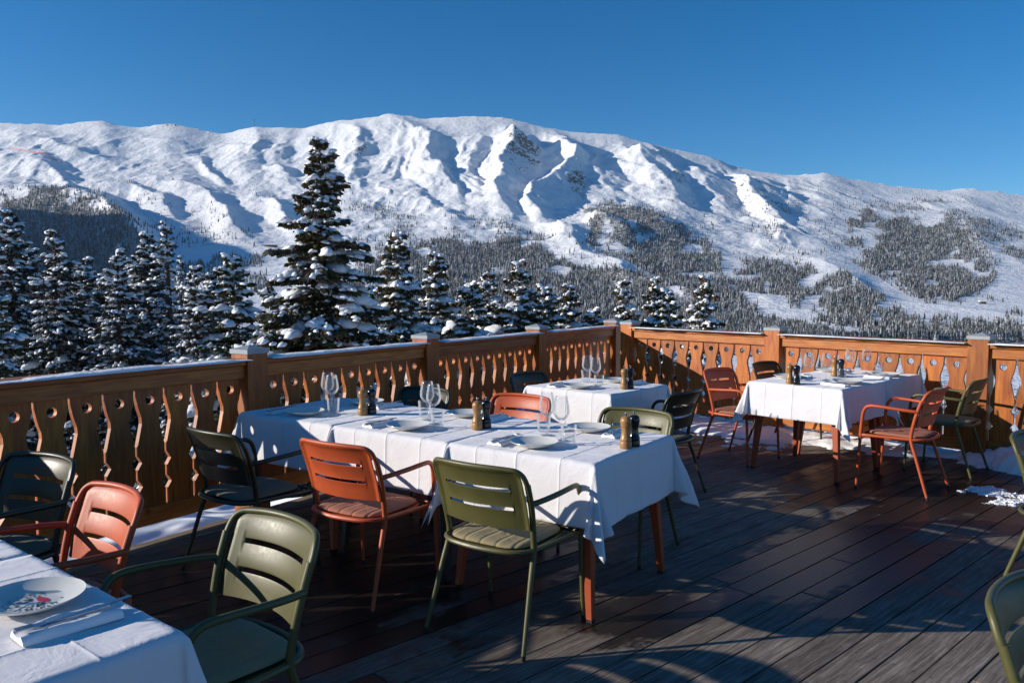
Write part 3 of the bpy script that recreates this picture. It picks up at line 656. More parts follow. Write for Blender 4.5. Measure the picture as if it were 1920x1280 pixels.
# snow lying on the deck along the right railing, and a crumbly patch
def drift():
    s = np.linspace(-3.5, 5.6, 300); wv = np.linspace(-0.22, 0.95, 60); S, W = np.meshgrid(s, wv, indexing='ij')
    wid = np.interp(s, [-3.5, -0.4, 0.4, 1.6, 3.2, 5.6], [0.42, 0.40, 0.22, 0.42, 0.55, 0.5])+0.16*fbm(s*1.3, s*0+3, 3, 4)
    hh = np.interp(s, [-3.5, -1.5, -0.2, 0.3, 1.2, 5.6], [0.20, 0.22, 0.17, 0.05, 0.055, 0.04])
    e = np.clip((wid[:, None]-W+0.10*fbm(S*4, W*4, 4, 8))/0.18, 0, 1); h = hh[:, None]*(e**0.55)*(0.9+0.35*fbm(S*5, W*5, 4, 22))
    h = np.where(e > 0, h, -0.02); Zs = np.where(e > 0, h, -0.02); Zs = np.where(W < -0.02, np.maximum(Zs-0.0, -0.02), Zs)
    P = RP[None, None]+RD[None, None]*S[..., None]+RN[None, None]*W[..., None]
    idx_ = np.arange(S.size).reshape(S.shape); Fq = np.stack([idx_[:-1, :-1], idx_[1:, :-1], idx_[1:, 1:], idx_[:-1, 1:]], -1).reshape(-1, 4)
    keep = (Zs[:-1, :-1] > 0)|(Zs[1:, 1:] > 0)|(Zs[:-1, 1:] > 0)|(Zs[1:, :-1] > 0)
    me = mesh_np('snow_drift', np.concatenate([P, Zs[..., None]], -1).reshape(-1, 3), [Fq[keep.ravel()]], True)
    tag(link('snow_drift', me, M['snow']), 'melting bank of snow along the foot of the right railing', 'snow', kind='stuff')
drift()
def ico(mb, c, r, sx, sy, sz, seed):
    V = []; Fq = []; rg = random.Random(seed); ph = [rg.uniform(0, 6) for _ in range(4)]
    nu, nv = 7, 4
    for i in range(nv+1):
        p = math.pi*i/nv
        for j in range(nu):
            a = 2*math.pi*j/nu; d = 1+0.22*math.sin(3*a+ph[0])*math.sin(p)+0.15*math.sin(5*a+ph[1]+2*p)
            V.append((c[0]+r*sx*d*math.sin(p)*math.cos(a), c[1]+r*sy*d*math.sin(p)*math.sin(a), c[2]+r*sz*math.cos(p)))
    for i in range(nv):
        for j in range(nu): Fq.append((i*nu+j, (i+1)*nu+j, (i+1)*nu+(j+1) % nu, i*nu+(j+1) % nu))
    mb.add(V, Fq)
def patch(cx, cy, a, b, rot, thr, hmax, seed, label, n_=150):
    s_ = np.linspace(-1, 1, n_); U, W = np.meshgrid(s_, s_, indexing='ij'); rad = np.sqrt(U**2+W**2)
    f = 0.75*fbm(U*a*7+seed, W*b*9, 5, seed, 0.62)+0.55-0.95*rad**1.5-thr; h = np.where(f > 0, hmax*np.clip(f*3, 0, 1)**0.6*(0.75+0.6*fbm(U*a*60, W*b*60, 3, seed+5)), -0.004)
    c, s2 = math.cos(rot), math.sin(rot); P = np.stack([cx+U*a*c-W*b*s2, cy+U*a*s2+W*b*c, h], -1); idx_ = np.arange(n_*n_).reshape(n_, n_)
    Fq = np.stack([idx_[:-1, :-1], idx_[1:, :-1], idx_[1:, 1:], idx_[:-1, 1:]], -1); kp = (h[:-1, :-1] > 0)|(h[1:, 1:] > 0)|(h[:-1, 1:] > 0)|(h[1:, :-1] > 0)
    tag(link('snow_patch', mesh_np('snow_patch', P.reshape(-1, 3), [Fq[kp]], True), M['snow']), label, 'snow', kind='stuff')
c = gpt(1872, 928); patch(c[0], c[1], 0.34, 0.24, 0.5, 0.0, 0.011, 3, 'thin crusty patch of leftover snow on the wet boards at right')
c = gpt(1385, 826); patch(c[0], c[1], 0.75, 0.42, -0.6, 0.42, 0.012, 14, 'broken flecks of snow on the boards beneath the sunlit railing')
# ---------------------------------------------------------------- armchair
def arm_pts(s):
    return [(s*.243, -.170, .635), (s*.262, -.115, .641), (s*.275, -.02, .648), (s*.280, .08, .655), (s*.277, .145, .655), (s*.272, .178, .644), (s*.268, .199, .618), (s*.264, .212, .570), (s*.2615, .222, .46), (s*.260, .228, .38)]
def rear_pts(s): return [(s*.262, -.258, .012), (s*.250, -.213, .15), (s*.238, -.165, .30), (s*.229, -.128, .415), (s*.232, -.135, .50), (s*.240, -.163, .62), (s*.242, -.196, .72)]
def back_y(x, z):
    """front surface of the backrest"""
    e = (x/0.232)**2; base = np.interp(z, [.50, .62, .79], [-.145, -.172, -.232]); return base-0.052*(1-e)
def back_panel_mesh():
    hw = 0.231; zb, zt = .517, .787; sl = [(0.607, 0.0095), (0.695, 0.0095)]; SLW = 0.172
    xs = sorted(set(np.round(np.concatenate([np.linspace(-hw, hw, 31), np.array([s*(SLW-d) for s in (-1, 1) for d in (0, .001, .0035, .0065, .0095)]), [s*(hw-d) for s in (-1, 1) for d in (.004, .009, .014, .020, .030, .04, .05)]]), 5)))
    def slh(x, r_):
        ax = abs(x)
        if ax >= SLW: return 0.0
        return r_ if ax < SLW-r_ else math.sqrt(max(0, r_*r_-(ax-(SLW-r_))**2))
    def top(x):
        rr_ = .052; ax = abs(x); return zt if ax < hw-rr_ else zt-rr_+math.sqrt(max(0, rr_*rr_-(ax-(hw-rr_))**2))
    V = []; cols = []
    for x in xs:
        ln = [zb, zb+.006, zb+.014, .56, sl[0][0]-slh(x, sl[0][1])-.006, sl[0][0]-slh(x, sl[0][1]), sl[0][0]+slh(x, sl[0][1]), sl[0][0]+slh(x, sl[0][1])+.006, .651, sl[1][0]-slh(x, sl[1][1])-.006, sl[1][0]-slh(x, sl[1][1]), sl[1][0]+slh(x, sl[1][1]), sl[1][0]+slh(x, sl[1][1])+.006]
        tp = top(x)
        ln += [ln[-1]+(tp-ln[-1])*f for f in (.35, .65, .82, .9, .96, 1.0)]
        col = []
        for q, z in enumerate(ln):
            de = min(hw-abs(x), (tp-z)); groove = -0.010*(1-min(1, max(0, (de-.004))/.016))*1.0
            lip = -0.0015 if q in (5, 6, 10, 11) and abs(x) < SLW else 0
            col.append(len(V)); V.append((x, float(back_y(x, z))+groove+lip, z))
        cols.append(col)
    Fq = []
    for i in range(len(xs)-1):
        for q in range(len(cols[0])-1):
            if q in (5, 10) and abs(xs[i]) < SLW+1e-6 and abs(xs[i+1]) < SLW+1e-6 and max(abs(xs[i]), abs(xs[i+1])) <= SLW+1e-6: continue
            Fq.append((cols[i][q], cols[i+1][q], cols[i+1][q+1], cols[i][q+1]))
    me = bpy.data.meshes.new('back_panel'); me.from_pydata(V, [], Fq); bm = bmesh.new(); bm.from_mesh(me)
    bmesh.ops.remove_doubles(bm, verts=bm.verts, dist=2e-5); bmesh.ops.recalc_face_normals(bm, faces=bm.faces)
    bmesh.ops.solidify(bm, geom=bm.faces, thickness=0.006); bmesh.ops.recalc_face_normals(bm, faces=bm.faces); bm.to_mesh(me); bm.free()
    me.polygons.foreach_set('use_smooth', [True]*len(me.polygons)); me.set_sharp_from_angle(angle=R(50)); return me
def superell(a, b, n_, cnt, cy=0.0):
    out = []
    for k in range(cnt):
        t_ = 2*math.pi*k/cnt; c, s = math.cos(t_), math.sin(t_); out.append((a*math.copysign(abs(c)**(2/n_), c), cy+b*math.copysign(abs(s)**(2/n_), s)))
    return out
def pad_mesh(hx, hy, cy, z0, h, chan=True):
    nr, cnt = 9, 56; ring = superell(hx, hy, 4.5, cnt); V = []; Fq = []
    for side in (1, 0):
        for i in range(nr+1):
            f = math.sin(math.pi/2*i/nr)
            for k in range(cnt):
                x, y = ring[k][0]*f, ring[k][1]*f; edge = math.sqrt(max(0, 1-f**7))
                z = z0+(h*(0.35+0.65*edge) if side else h*0.2*(1-edge))
                if side and chan: z -= 0.0065*(abs(math.cos(math.pi*(x/hx*2.5+0.5)))**14)*edge
                if side: z -= 0.006*(1-(x/hx)**2)*(1-(y/hy)**2)
                V.append((x, cy+y, z))
    o = (nr+1)*cnt
    for i in range(nr):
        for k in range(cnt):
            a, b = i*cnt+k, i*cnt+(k+1) % cnt; Fq.append((a, a+cnt, b+cnt, b)); Fq.append((o+a, o+b, o+b+cnt, o+a+cnt))
    for k in range(cnt): a = nr*cnt+k; b = nr*cnt+(k+1) % cnt; Fq.append((a, o+a, o+b, b))
    mb = MB(); mb.add(V, Fq); me = mb.mesh('cushion'); bm = bmesh.new(); bm.from_mesh(me); bmesh.ops.remove_doubles(bm, verts=bm.verts, dist=1e-5); bmesh.ops.recalc_face_normals(bm, faces=bm.faces); bm.to_mesh(me); bm.free()
    me.polygons.foreach_set('use_smooth', [True]*len(me.polygons)); return me
CH = {}
def chair_proto(kind, metal, pad):
    t_ = empty('armchair'); CH[kind] = t_
    link('back_panel', back_panel_mesh(), M[metal], t_)
    mb = MB(); pts = []
    for s in (-1, 1):
        p = [(s*.240, -.163, .62), (s*.2425, -.192, .70), (s*.2415, -.207, .735), (s*.232, -.222, .765), (s*.212, -.238, .783), (s*.18, -.252, .789), (s*.10, -.274, .793)]
        pts += p if s < 0 else [(0, -.284, .794)]+p[::-1]
    mb.tube(catmull(pts, 4), 0.0115, 10); mb.build('back_frame', M[metal], t_, smooth=True)
    for s in (-1, 1):
        mb = MB(); mb.tube(catmull(arm_pts(s), 4), 0.0125, 10); mb.build('arm', M[metal], t_, smooth=True)
        mb = MB(); p = catmull([(s*.262, .222, .44), (s*.261, .228, .36), (s*.263, .238, .16), (s*.265, .246, .014)], 4); mb.tube(p, [0.0122-0.003*i/len(p) for i in range(len(p))], 10); l = mb.build('leg', M[metal], t_, smooth=True)
        mb = MB(); mb.tube([(s*.265, .246, .022), (s*.2655, .247, 0.0)], [0.0105, 0.009], 10); mb.build('foot_cap', M['black_rubber'], l, smooth=True)
        mb = MB(); p = catmull(rear_pts(s), 4); mb.tube(p, [0.0098+0.0037*min(1, i/12) for i in range(len(p))], 10); l = mb.build('leg', M[metal], t_, smooth=True)
        mb = MB(); mb.tube([(s*.262, -.257, .020), (s*.263, -.261, 0.0)], [0.0108, 0.0092], 10); mb.build('foot_cap', M['black_rubber'], l, smooth=True)
    mb = MB(); ring = []
    for s, seq in ((1, [(0.262, .20), (0.255, .10), (0.243, 0.0), (0.232, -.10), (0.215, -.165), (0.16, -.208), (0.08, -.226)]),):
        ring = [(x, y, .425) for x, y in seq]+[(0, -.232, .425)]+[(-x, y, .425) for x, y in seq[::-1]]+[(-.24, .222, .423), (-.15, .235, .42), (0, .24, .418), (.15, .235, .42), (.24, .222, .423)]
    mb.tube(catmull(ring+[ring[0]], 4)[:-1], 0.0115, 8, closed=True); mb.build('seat_frame', M[metal], t_, smooth=True)
    mb = MB(); rg_ = superell(.222, .222, 4.0, 40, .002); mb.add([(x, y, .427-0.008*(1-(x/.24)**2)) for x, y in rg_]+[(x, y, .421-0.008*(1-(x/.24)**2)) for x, y in rg_], [tuple(range(40)), tuple(range(79, 39, -1))]+[(i, 40+i, 40+(i+1) % 40, (i+1) % 40) for i in range(40)]); mb.build('seat', M[metal], t_, smooth=True)
    link('cushion', pad_mesh(.205, .205, .005, .428, .028), M[pad], t_)
    return t_
used = {}
def chair(kind, x, y, yaw, label):
    """yaw: compass direction the sitter faces, degrees clockwise from +Y"""
    if kind not in CH: o = chair_proto(kind, *{'orange': ('orange_paint', 'rust_pad'), 'green': ('green_paint', 'khaki_pad'), 'dark': ('dark_green_paint', 'dark_pad')}[kind])
    else: o = copy_tree(CH[kind])
    o.location = (x, y, 0); o.rotation_euler = (0, 0, R(-yaw)); tag(o, label, 'chair', 'metal armchairs around the terrace tables'); return o
chair('green', -0.026, 3.564, 34, 'olive armchair in front of the middle row, nearest the viewer with khaki cushion')
chair('orange', -0.742, 4.028, 32.5, 'orange armchair with its back to the viewer at the long middle row')
chair('dark', -1.44, 4.33, 37, 'shaded dark armchair seen from behind at the railing end of the middle row')
chair('dark', -0.772, 5.70, 214, 'dark armchair across the left end of the middle row, backed by the railing')
chair('orange', -0.062, 5.30, 214, 'orange armchair on the far side of the middle row, only its top showing')
chair('green', 0.63, 4.64, 216, 'pale olive armchair on the far side of the middle row, behind the pepper mills')
chair('dark', 1.092, 5.906, -49, 'black-looking armchair at the right side of the small square table')
chair('dark', 0.31, 6.84, 131, 'dark armchair at the left side of the small square table near the corner')
chair('orange', 2.055, 7.13, 137, 'orange armchair facing the viewer at the left of the two-table group')
chair('dark', 2.70, 7.80, 137, 'dark armchair by the sunlit railing behind the two-table group')
chair('orange', 3.007, 6.065, -46.7, 'orange armchair at the right side of the two-table group')
chair('green', 3.68, 6.68, -46.7, 'olive armchair at the far right, backed by the thick sunlit post')
chair('green', 2.819, 3.884, 143, 'olive armchair cut off by the right edge of the photo, upper of the two there')
chair('green', 1.445, 1.775, 143, 'olive armchair in the bottom right corner of the photo')
chair('green', -0.915, 2.35, 221, 'olive armchair facing the viewer beside the foreground tablecloth')
chair('orange', -1.625, 2.72, 221, 'orange armchair facing the viewer at the left edge by the railing')
chair('dark', -2.19, 3.276, 205, 'dark shaded armchair at the far left beside the railing')

# ---------------------------------------------------------------- tables and cloths
def cloth_mesh(c, over, seed, corners):
    """square cloth over a square top of half size c; corners: fold direction in degrees for (++, -+, --, +-), measured in each corner's own quadrant"""
    S = c+over; ins = np.unique(np.round(np.concatenate([np.linspace(-c, c, 41)]+[q+np.array([-.009, -.005, -.002, 0, .002, .005, .009]) for q in (-.245, 0, .245)]), 5)); outp = c+np.linspace(0, over, 27)[1:]; g = np.concatenate([-outp[::-1], ins, outp])
    U, Vv = np.meshgrid(g, g, indexing='ij'); au, av = np.abs(U), np.abs(Vv); du, dv = np.maximum(au-c, 0), np.maximum(av-c, 0)
    su, sv = np.where(U < 0, -1, 1), np.where(Vv < 0, -1, 1); rho = np.hypot(du, dv); ph = np.arctan2(dv, du)
    rr_ = 0.012
    fd = np.select([(su > 0)&(sv > 0), (su < 0)&(sv > 0), (su < 0)&(sv < 0)], [corners[0], corners[1], corners[2]], corners[3])*math.pi/180
    cornr = (du > 0)&(dv > 0); fold = np.where(cornr, np.sin(2*ph)**1.05, 0)
    out = rho*0.31*fold; sw = 0.010*rho/over
    wav = 0.016*(rho/over)**1.3*(fbm(U*3.1+seed, Vv*3.1, 3, seed)+0.5*np.sin(9*(U+Vv)+seed))
    x = np.minimum(au, c); y = np.minimum(av, c)
    ex = np.where(du > 0, 1.0, 0)*np.cos(np.where(cornr, fd, 0)); ey = np.where(dv > 0, 1.0, 0)*np.sin(np.where(cornr, fd, math.pi/2))
    flatx = (du > 0)&(dv == 0); flaty = (dv > 0)&(du == 0)
    rnd = rr_*(1-np.exp(-rho/0.012)); off = rnd+sw+np.abs(wav)*0.8
    free = cornr & (np.abs(fd-math.pi/4) < 0.01)      # free corner: a cone of cloth with three soft folds
    lob = np.sin(2*ph)**0.55*(0.175+0.125*np.cos(2*math.pi*(ph*180/math.pi-45)/30)*np.clip(rho/over, 0, 1)); out = np.where(free, rho*lob, out)
    fd = np.where(free, -0.30+(math.pi/2+0.60)*ph/(math.pi/2), fd)
    x = x+np.where(flatx, off, 0)+np.where(cornr, (out+off)*np.cos(fd)+0.4*off*np.cos(ph), 0)
    y = y+np.where(flaty, off, 0)+np.where(cornr, (out+off)*np.sin(fd)+0.4*off*np.sin(ph), 0)
    z = -np.sqrt(np.maximum(rho**2-out**2, 0))+0.008*(1-np.exp(-rho/0.012))*0
    # soft wrinkles and pressed folding creases on top
    cr = 0
    for q, hq in ((0.0, .0036), (-.245, .0026), (.245, .0026)): cr = cr+hq*np.exp(-(np.abs(U-q)/0.004))+hq*np.exp(-(np.abs(Vv-q)/0.004))
    z = z+np.where(rho == 0, 0.0022*fbm(U*5+seed, Vv*5, 3, seed+9)+cr, 0)
    x = x+np.where(flatx, cr*1.2, 0); y = y+np.where(flaty, cr*1.2, 0)
    P = np.stack([x*su, y*sv, z], -1); n = len(g); idx_ = np.arange(n*n).reshape(n, n)
    Fq = np.stack([idx_[:-1, :-1], idx_[1:, :-1], idx_[1:, 1:], idx_[:-1, 1:]], -1).reshape(-1, 4)
    return mesh_np('tablecloth', P.reshape(-1, 3), [Fq], True)
def table(x, y, yaw, c, label, clabel, over, seed, corners, legm, ht=0.75):
    t_ = empty('table', (x, y, 0), R(-yaw)); tag(t_, label, 'table', 'square cafe tables under white cloths')
    mb = MB(); mb.box((0, 0, ht-0.018), (2*c-0.02, 2*c-0.02, 0.022)); mb.build('tabletop', M[legm], t_, bevel=0.003)
    for sx in (-1, 1):
        for sy in (-1, 1):
            mb = MB(); e = c-0.035; V = []
            for z, wd in ((ht-0.03, 0.052), (0.012, 0.026)):
                cx, cy = sx*(e-wd), sy*(e-wd)
                cx += sx*0.03*(1 if z < .1 else 0); cy += sy*0.03*(1 if z < .1 else 0)
                V += [(cx-wd*.62, cy-wd*.62, z), (cx+wd*.62, cy-wd*.62, z), (cx+wd*.62, cy+wd*.62, z), (cx-wd*.62, cy+wd*.62, z)]
            mb.add(V, [(0, 1, 2, 3), (7, 6, 5, 4), (0, 4, 5, 1), (1, 5, 6, 2), (2, 6, 7, 3), (3, 7, 4, 0)]); l = mb.build('leg', M[legm], t_, bevel=0.003)
            mb = MB(); mb.box((sx*(e-.026+.03), sy*(e-.026+.03), 0.006), (.030, .030, .012)); mb.build('foot_cap', M['black_rubber'], l)
    o = link('tablecloth', cloth_mesh(c, over, seed, corners), M['tablecloth'], None, (x, y, ht)); o.rotation_euler = (0, 0, R(-yaw))
    m_ = o.modifiers.new('thickness', 'SOLIDIFY'); m_.thickness = 0.0012; m_.offset = 1
    tag(o, clabel, 'tablecloth', 'white tablecloths'); return t_
TT = ht = 0.7545
# ---------------------------------------------------------------- tables of the terrace
TB = {}
def tbl(key, x, y, yaw, c, *a): TB[key] = (x, y, yaw); table(x, y, yaw, c, *a)
tbl('T1', 0.268, 4.135, 35, 0.42, 'orange-legged table at the right end of the long middle row', 'white cloth on the right end table of the middle row', 0.30, 1, (45, 84, 84, 45), 'table_orange')
tbl('T2', -0.436, 4.638, 35, 0.42, 'dark-legged table in the centre of the middle row', 'white cloth on the centre table of the middle row, squeezed between two others', 0.285, 2, (84, 84, 84, 84), 'table_dark')
tbl('T3', -1.138, 5.135, 35.5, 0.42, 'table at the left end of the middle row in the shade of the railing', 'white cloth on the left end table of the middle row, mostly in blue shade', 0.285, 3, (84, 45, 45, 84), 'table_orange')
tbl('T4', 0.692, 6.446, 41, 0.405, 'small square table near the corner of the railings', 'white cloth on the lone square table near the corner of the railings', 0.29, 4, (45, 45, 45, 45), 'table_dark')
tbl('T5', 2.59, 6.737, 137, 0.40, 'orange-legged table, nearer of the two-table group at right', 'white cloth with a long pointed corner, nearer of the right group', 0.28, 5, (45, 84, 84, 45)[::1], 'table_orange')
tbl('T6', 3.172, 7.285, 137, 0.40, 'table beside the sunlit railing, farther of the two-table group at right', 'white cloth on the farther table of the right group', 0.28, 6, (84, 45, 45, 84)[::1], 'table_orange')
tbl('T0', -1.362, 1.722, 38.5, 0.425, 'foreground table at the bottom left corner', 'large white foreground tablecloth in the bottom left corner', 0.285, 7, (45, 84, 84, 45), 'table_dark')
tbl('T7', -2.049, 2.267, 38.5, 0.425, 'table adjoining the foreground table at the left edge', 'white cloth at the left edge joining the foreground tablecloth', 0.285, 8, (84, 45, 45, 84), 'table_dark')

plate_m = mill_m = None
def lathe_me(name, prof, seg=32, smooth=True):
    mb = MB(); mb.lathe(prof, seg); return mb.mesh(name, smooth)
PLATE = [(0.0001, .006), (.055, .006), (.062, .007), (.070, .009), (.090, .016), (.108, .0235), (.117, .028), (.120, .0300), (.1205, .0285), (.118, .0262), (.108, .0195), (.090, .0118), (.066, .0035), (.060, .0), (.054, .0), (.052, .0035), (.0001, .0035)]
me_plate = lathe_me('plate', PLATE, 56); me_plate.materials.append(M['china'])
GLASS = [(.0001, .003), (.030, .0015), (.0355, .0), (.036, .0012), (.030, .0035), (.012, .006), (.0048, .012), (.0036, .03), (.0034, .07), (.0040, .092), (.007, .101), (.018, .108), (.032, .120), (.041, .137), (.0435, .152), (.042, .172), (.0365, .205), (.0320, .230), (.0314, .2312), (.0309, .230), (.0353, .205), (.0408, .172), (.0423, .152), (.0398, .137), (.031, .1215), (.017, .110), (.0001, .1075)]
me_glass = lathe_me('wine_glass', GLASS, 36); me_glass.materials.append(M['glass'])
TUMB = [(.0001, .0), (.030, .0), (.0325, .003), (.0345, .02), (.0405, .098), (.0402, .0995), (.0385, .098), (.0328, .024), (.029, .016), (.0001, .0145)]
def tumbler_me():
    mb = MB(); mb.lathe(TUMB, 36); me = mb.mesh('tumbler', True); me.materials.append(M['glass']); return me
me_tumb = tumbler_me()
MILL = [(.0001, 0), (.0285, 0), (.0300, .003), (.0305, .012), (.0300, .030), (.0285, .034), (.0272, .036), (.0288, .039), (.0292, .045), (.0280, .050), (.0262, .053), (.0235, .066), (.0208, .080), (.0203, .088), (.0212, .098), (.0235, .108), (.0262, .113), (.0275, .1145), (.0255, .1175), (.0262, .121), (.0280, .128), (.0283, .136), (.0262, .146), (.0215, .153), (.0130, .158), (.0001, .159)]
me_mill = {}
for k_, mt in (('wood', 'beech'), ('black', 'black_lacquer')): me_mill[k_] = lathe_me('mill_body', MILL, 28); me_mill[k_].materials.append(M[mt])
me_knob = lathe_me('knob', [(.0001, 0), (.0045, 0), (.0045, .006), (.003, .007), (.003, .010), (.0062, .012), (.0070, .0155), (.0060, .019), (.0001, .0205)], 14); me_knob.materials.append(M['steel'])
def napkin_me():
    L, W = .215, .088; nx, ny = 20, 22; V = []; Fq = []; r_ = random.Random(2)
    prof = [(-.5, 0)]
    for q in range(27):
        p = -.5+q/26; e = max(0.0, 1-abs(2*p)**7)**.5; prof.append((p*1.02, .002+e*(.0105+.0105*math.exp(-((p+.30)/.17)**2)+.0115*math.exp(-((p-.33)/.15)**2))))
    prof.append((.5, 0))
    for i in range(nx+1):
        x = -L/2+L*i/nx; k = 1-0.18*(abs(2*i/nx-1))**6
        for (p, z) in prof: V.append((p*W*(1+.06*lnoise(x*14, 3)), x, z*k*(1+.10*lnoise(x*18+p*5, 7))))
    m_ = len(prof)
    for i in range(nx):
        for j in range(m_-1): a = i*m_+j; Fq.append((a, a+1, a+m_+1, a+m_))
    Fq += [tuple(range(m_-1, -1, -1)), tuple(nx*m_+j for j in range(m_))]; mb = MB(); mb.add(V, Fq); me = mb.mesh('napkin', True); me.polygons.foreach_set('use_smooth', [True]*len(me.polygons)); me.materials.append(M['napkin']); return me
me_nap = napkin_me()
def flat(mb, outl, z0, z1, curve=0.0):
    """closed outline of (x, y) pairs built as left and right chains"""
    n = len(outl); V = []; Fq = []
    for y, w0 in outl: zc = curve*(y*10)**2; V += [(-w0, y, z0+zc), (w0, y, z0+zc), (w0, y, z1+zc), (-w0, y, z1+zc)]
    for i in range(n-1):
        for j in range(4): a = 4*i; Fq.append((a+j, a+(j+1) % 4, a+4+(j+1) % 4, a+4+j))
    Fq += [(3, 2, 1, 0), (4*n-4, 4*n-3, 4*n-2, 4*n-1)]; mb.add(V, Fq)
mb = MB(); flat(mb, [(-.112, .004), (-.108, .0065), (-.06, .0075), (-.01, .0060), (-.002, .0045), (.004, .0085), (.03, .0095), (.08, .0090), (.102, .0060), (.112, .001)], 0, .0028); me_knife = mb.mesh('knife', bevel=0.0007); me_knife.materials.append(M['steel'])
mb = MB(); flat(mb, [(-.102, .004), (-.098, .0065), (-.05, .0050), (.0, .0030), (.035, .0030), (.045, .006), (.055, .0115), (.068, .0125)], .002, .0044, 0.004)
for q in (-1.5, -.5, .5, 1.5): mb.box((q*.0066, .083, .0065), (.0036, .036, .0022))
me_fork = mb.mesh('fork'); me_fork.materials.append(M['steel'])
def decor(o, seed, s=1.0):
    """leafy print in the well of the plate: grey leaf strokes above a small red leaf"""
    rg = random.Random(seed); mb = MB(); z = .0072; n = 0
    while n < 105 and s == 1.0:
        a = rg.uniform(0, 6.28); r_ = math.sqrt(rg.random())*.064*s; x, y = r_*math.cos(a), r_*math.sin(a)
        if y < -.020*s and abs(x) < .03*s: continue
        zz = .0066 if r_ < .052 else .0092
        th_ = math.atan2(y+.03, x)+rg.uniform(-.5, .5); l, w_ = rg.uniform(.0045, .0085), rg.uniform(.0018, .0032); c, s_ = math.cos(th_), math.sin(th_)
        mb.add([(x-l*c, y-l*s_, zz), (x+w_*s_, y-w_*c, zz), (x+l*c, y+l*s_, zz), (x-w_*s_, y+w_*c, zz)], [(0, 1, 2, 3)]); n += 1
    if n: mb.build('leaf_print', M['print_grey'], o)
    mb = MB(); P = [(-.026, -.030), (-.014, -.020), (.004, -.016), (.020, -.021), (.032, -.031), (.018, -.037), (.002, -.040), (-.014, -.038)]
    mb.add([(x*s, y*s, .0066) for x, y in P], [tuple(range(8))]); mb.build('red_print', M['print_red'], o)
def put(name, me, key, a, b, rot, label, cat, group, z=0.0, parts=()):
    x, y, yaw = TB[key]; f = (math.sin(R(yaw)), math.cos(R(yaw))); r_ = (f[1], -f[0])
    o = bpy.data.objects.new(name, me); C.objects.link(o); o.location = (x+a*r_[0]+b*f[0], y+a*r_[1]+b*f[1], 0.7535+z); o.rotation_euler = (0, 0, R(-yaw)+rot); tag(o, label, cat, group)
    for nm, m_, zz in parts: c = bpy.data.objects.new(nm, m_); C.objects.link(c); c.parent = o; c.location = (0, 0, zz)
    return o
TN = {'T1': 'right table of the middle row', 'T2': 'centre table of the middle row', 'T3': 'left table of the middle row', 'T4': 'lone square table', 'T5': 'near table of the right pair', 'T6': 'far table of the right pair', 'T0': 'foreground table'}
rg = random.Random(21)
def setting(key, side, where, plate=True, nap=True, gl=True, tu=True, deco=False):
    """side 0: the sitter at -y of the table, side 1: the opposite sitter"""
    s = 1 if side == 0 else -1; base = 0 if side == 0 else math.pi; j = lambda v=.012: rg.uniform(-v, v); tn = TN[key]
    if plate:
        p = put('plate', me_plate, key, s*(0.0+j()), s*(-.265+j(.006)), base+j(.4), f'cream plate on the {tn}, {where}', 'plate', 'cream plates')
        if deco: decor(p, rg.randint(0, 99), deco)
    if nap:
        a, b, r_ = s*(-.195+j()), s*(-.262+j()), base+j(.10)
        put('napkin', me_nap, key, a, b, r_, f'folded white napkin on the {tn}, {where}', 'napkin', 'folded white napkins')
        k = put('knife', me_knife, key, a+s*.004, b-s*.042, r_+.16+j(.06), f'steel knife on the napkin of the {tn}, {where}', 'knife', 'steel knives', z=.0225)
        k = put('fork', me_fork, key, a-s*.006, b+s*.010, r_-.10+j(.06), f'steel fork on the napkin of the {tn}, {where}', 'fork', 'steel forks', z=.0225)
    if gl: put('wine_glass', me_glass, key, (.02 if side == 0 else -.118)+j(.008), (-.056 if side == 0 else .030)+j(.006), 0, f'empty wine glass on the {tn}, {where}', 'wine glass', 'stemmed wine glasses')
    if tu: put('tumbler', me_tumb, key, (.112 if side == 0 else -.205)+j(.008), (-.125 if side == 0 else .118)+j(.01), 0, f'water tumbler on the {tn}, {where}', 'tumbler', 'water tumblers')
def mills(key, a, b):
    put('pepper_mill', me_mill['wood'], key, a, b, 0, f'light beech pepper mill on the {TN[key]}', 'mill', 'pepper and salt mills', parts=[('knob', me_knob, .158)])
    put('salt_mill', me_mill['black'], key, a+.012, b+.066, .4, f'black mill beside the beech one on the {TN[key]}', 'mill', 'pepper and salt mills', parts=[('knob', me_knob, .158)])
NEAR, FARS = 'near side', 'far side'
for k_ in ('T1', 'T2', 'T3', 'T4'):
    setting(k_, 0, NEAR, deco=(0.55 if k_ == 'T1' else False)); setting(k_, 1, FARS)
for k_ in ('T5', 'T6'): setting(k_, 0, 'railing side'); setting(k_, 1, 'deck side')
setting('T0', 1, FARS, deco=1.0)
mills('T1', .385, -.04); mills('T2', .33, -.05); mills('T3', .30, -.06); mills('T4', .30, -.06); mills('T5', .35, -.06); mills('T6', .33, -.06)
put('salt_mill', me_mill['black'], 'T0', .475, -.06, .4, 'black mill cut by the left edge on the foreground table', 'mill', 'pepper and salt mills', parts=[('knob', me_knob, .158)])

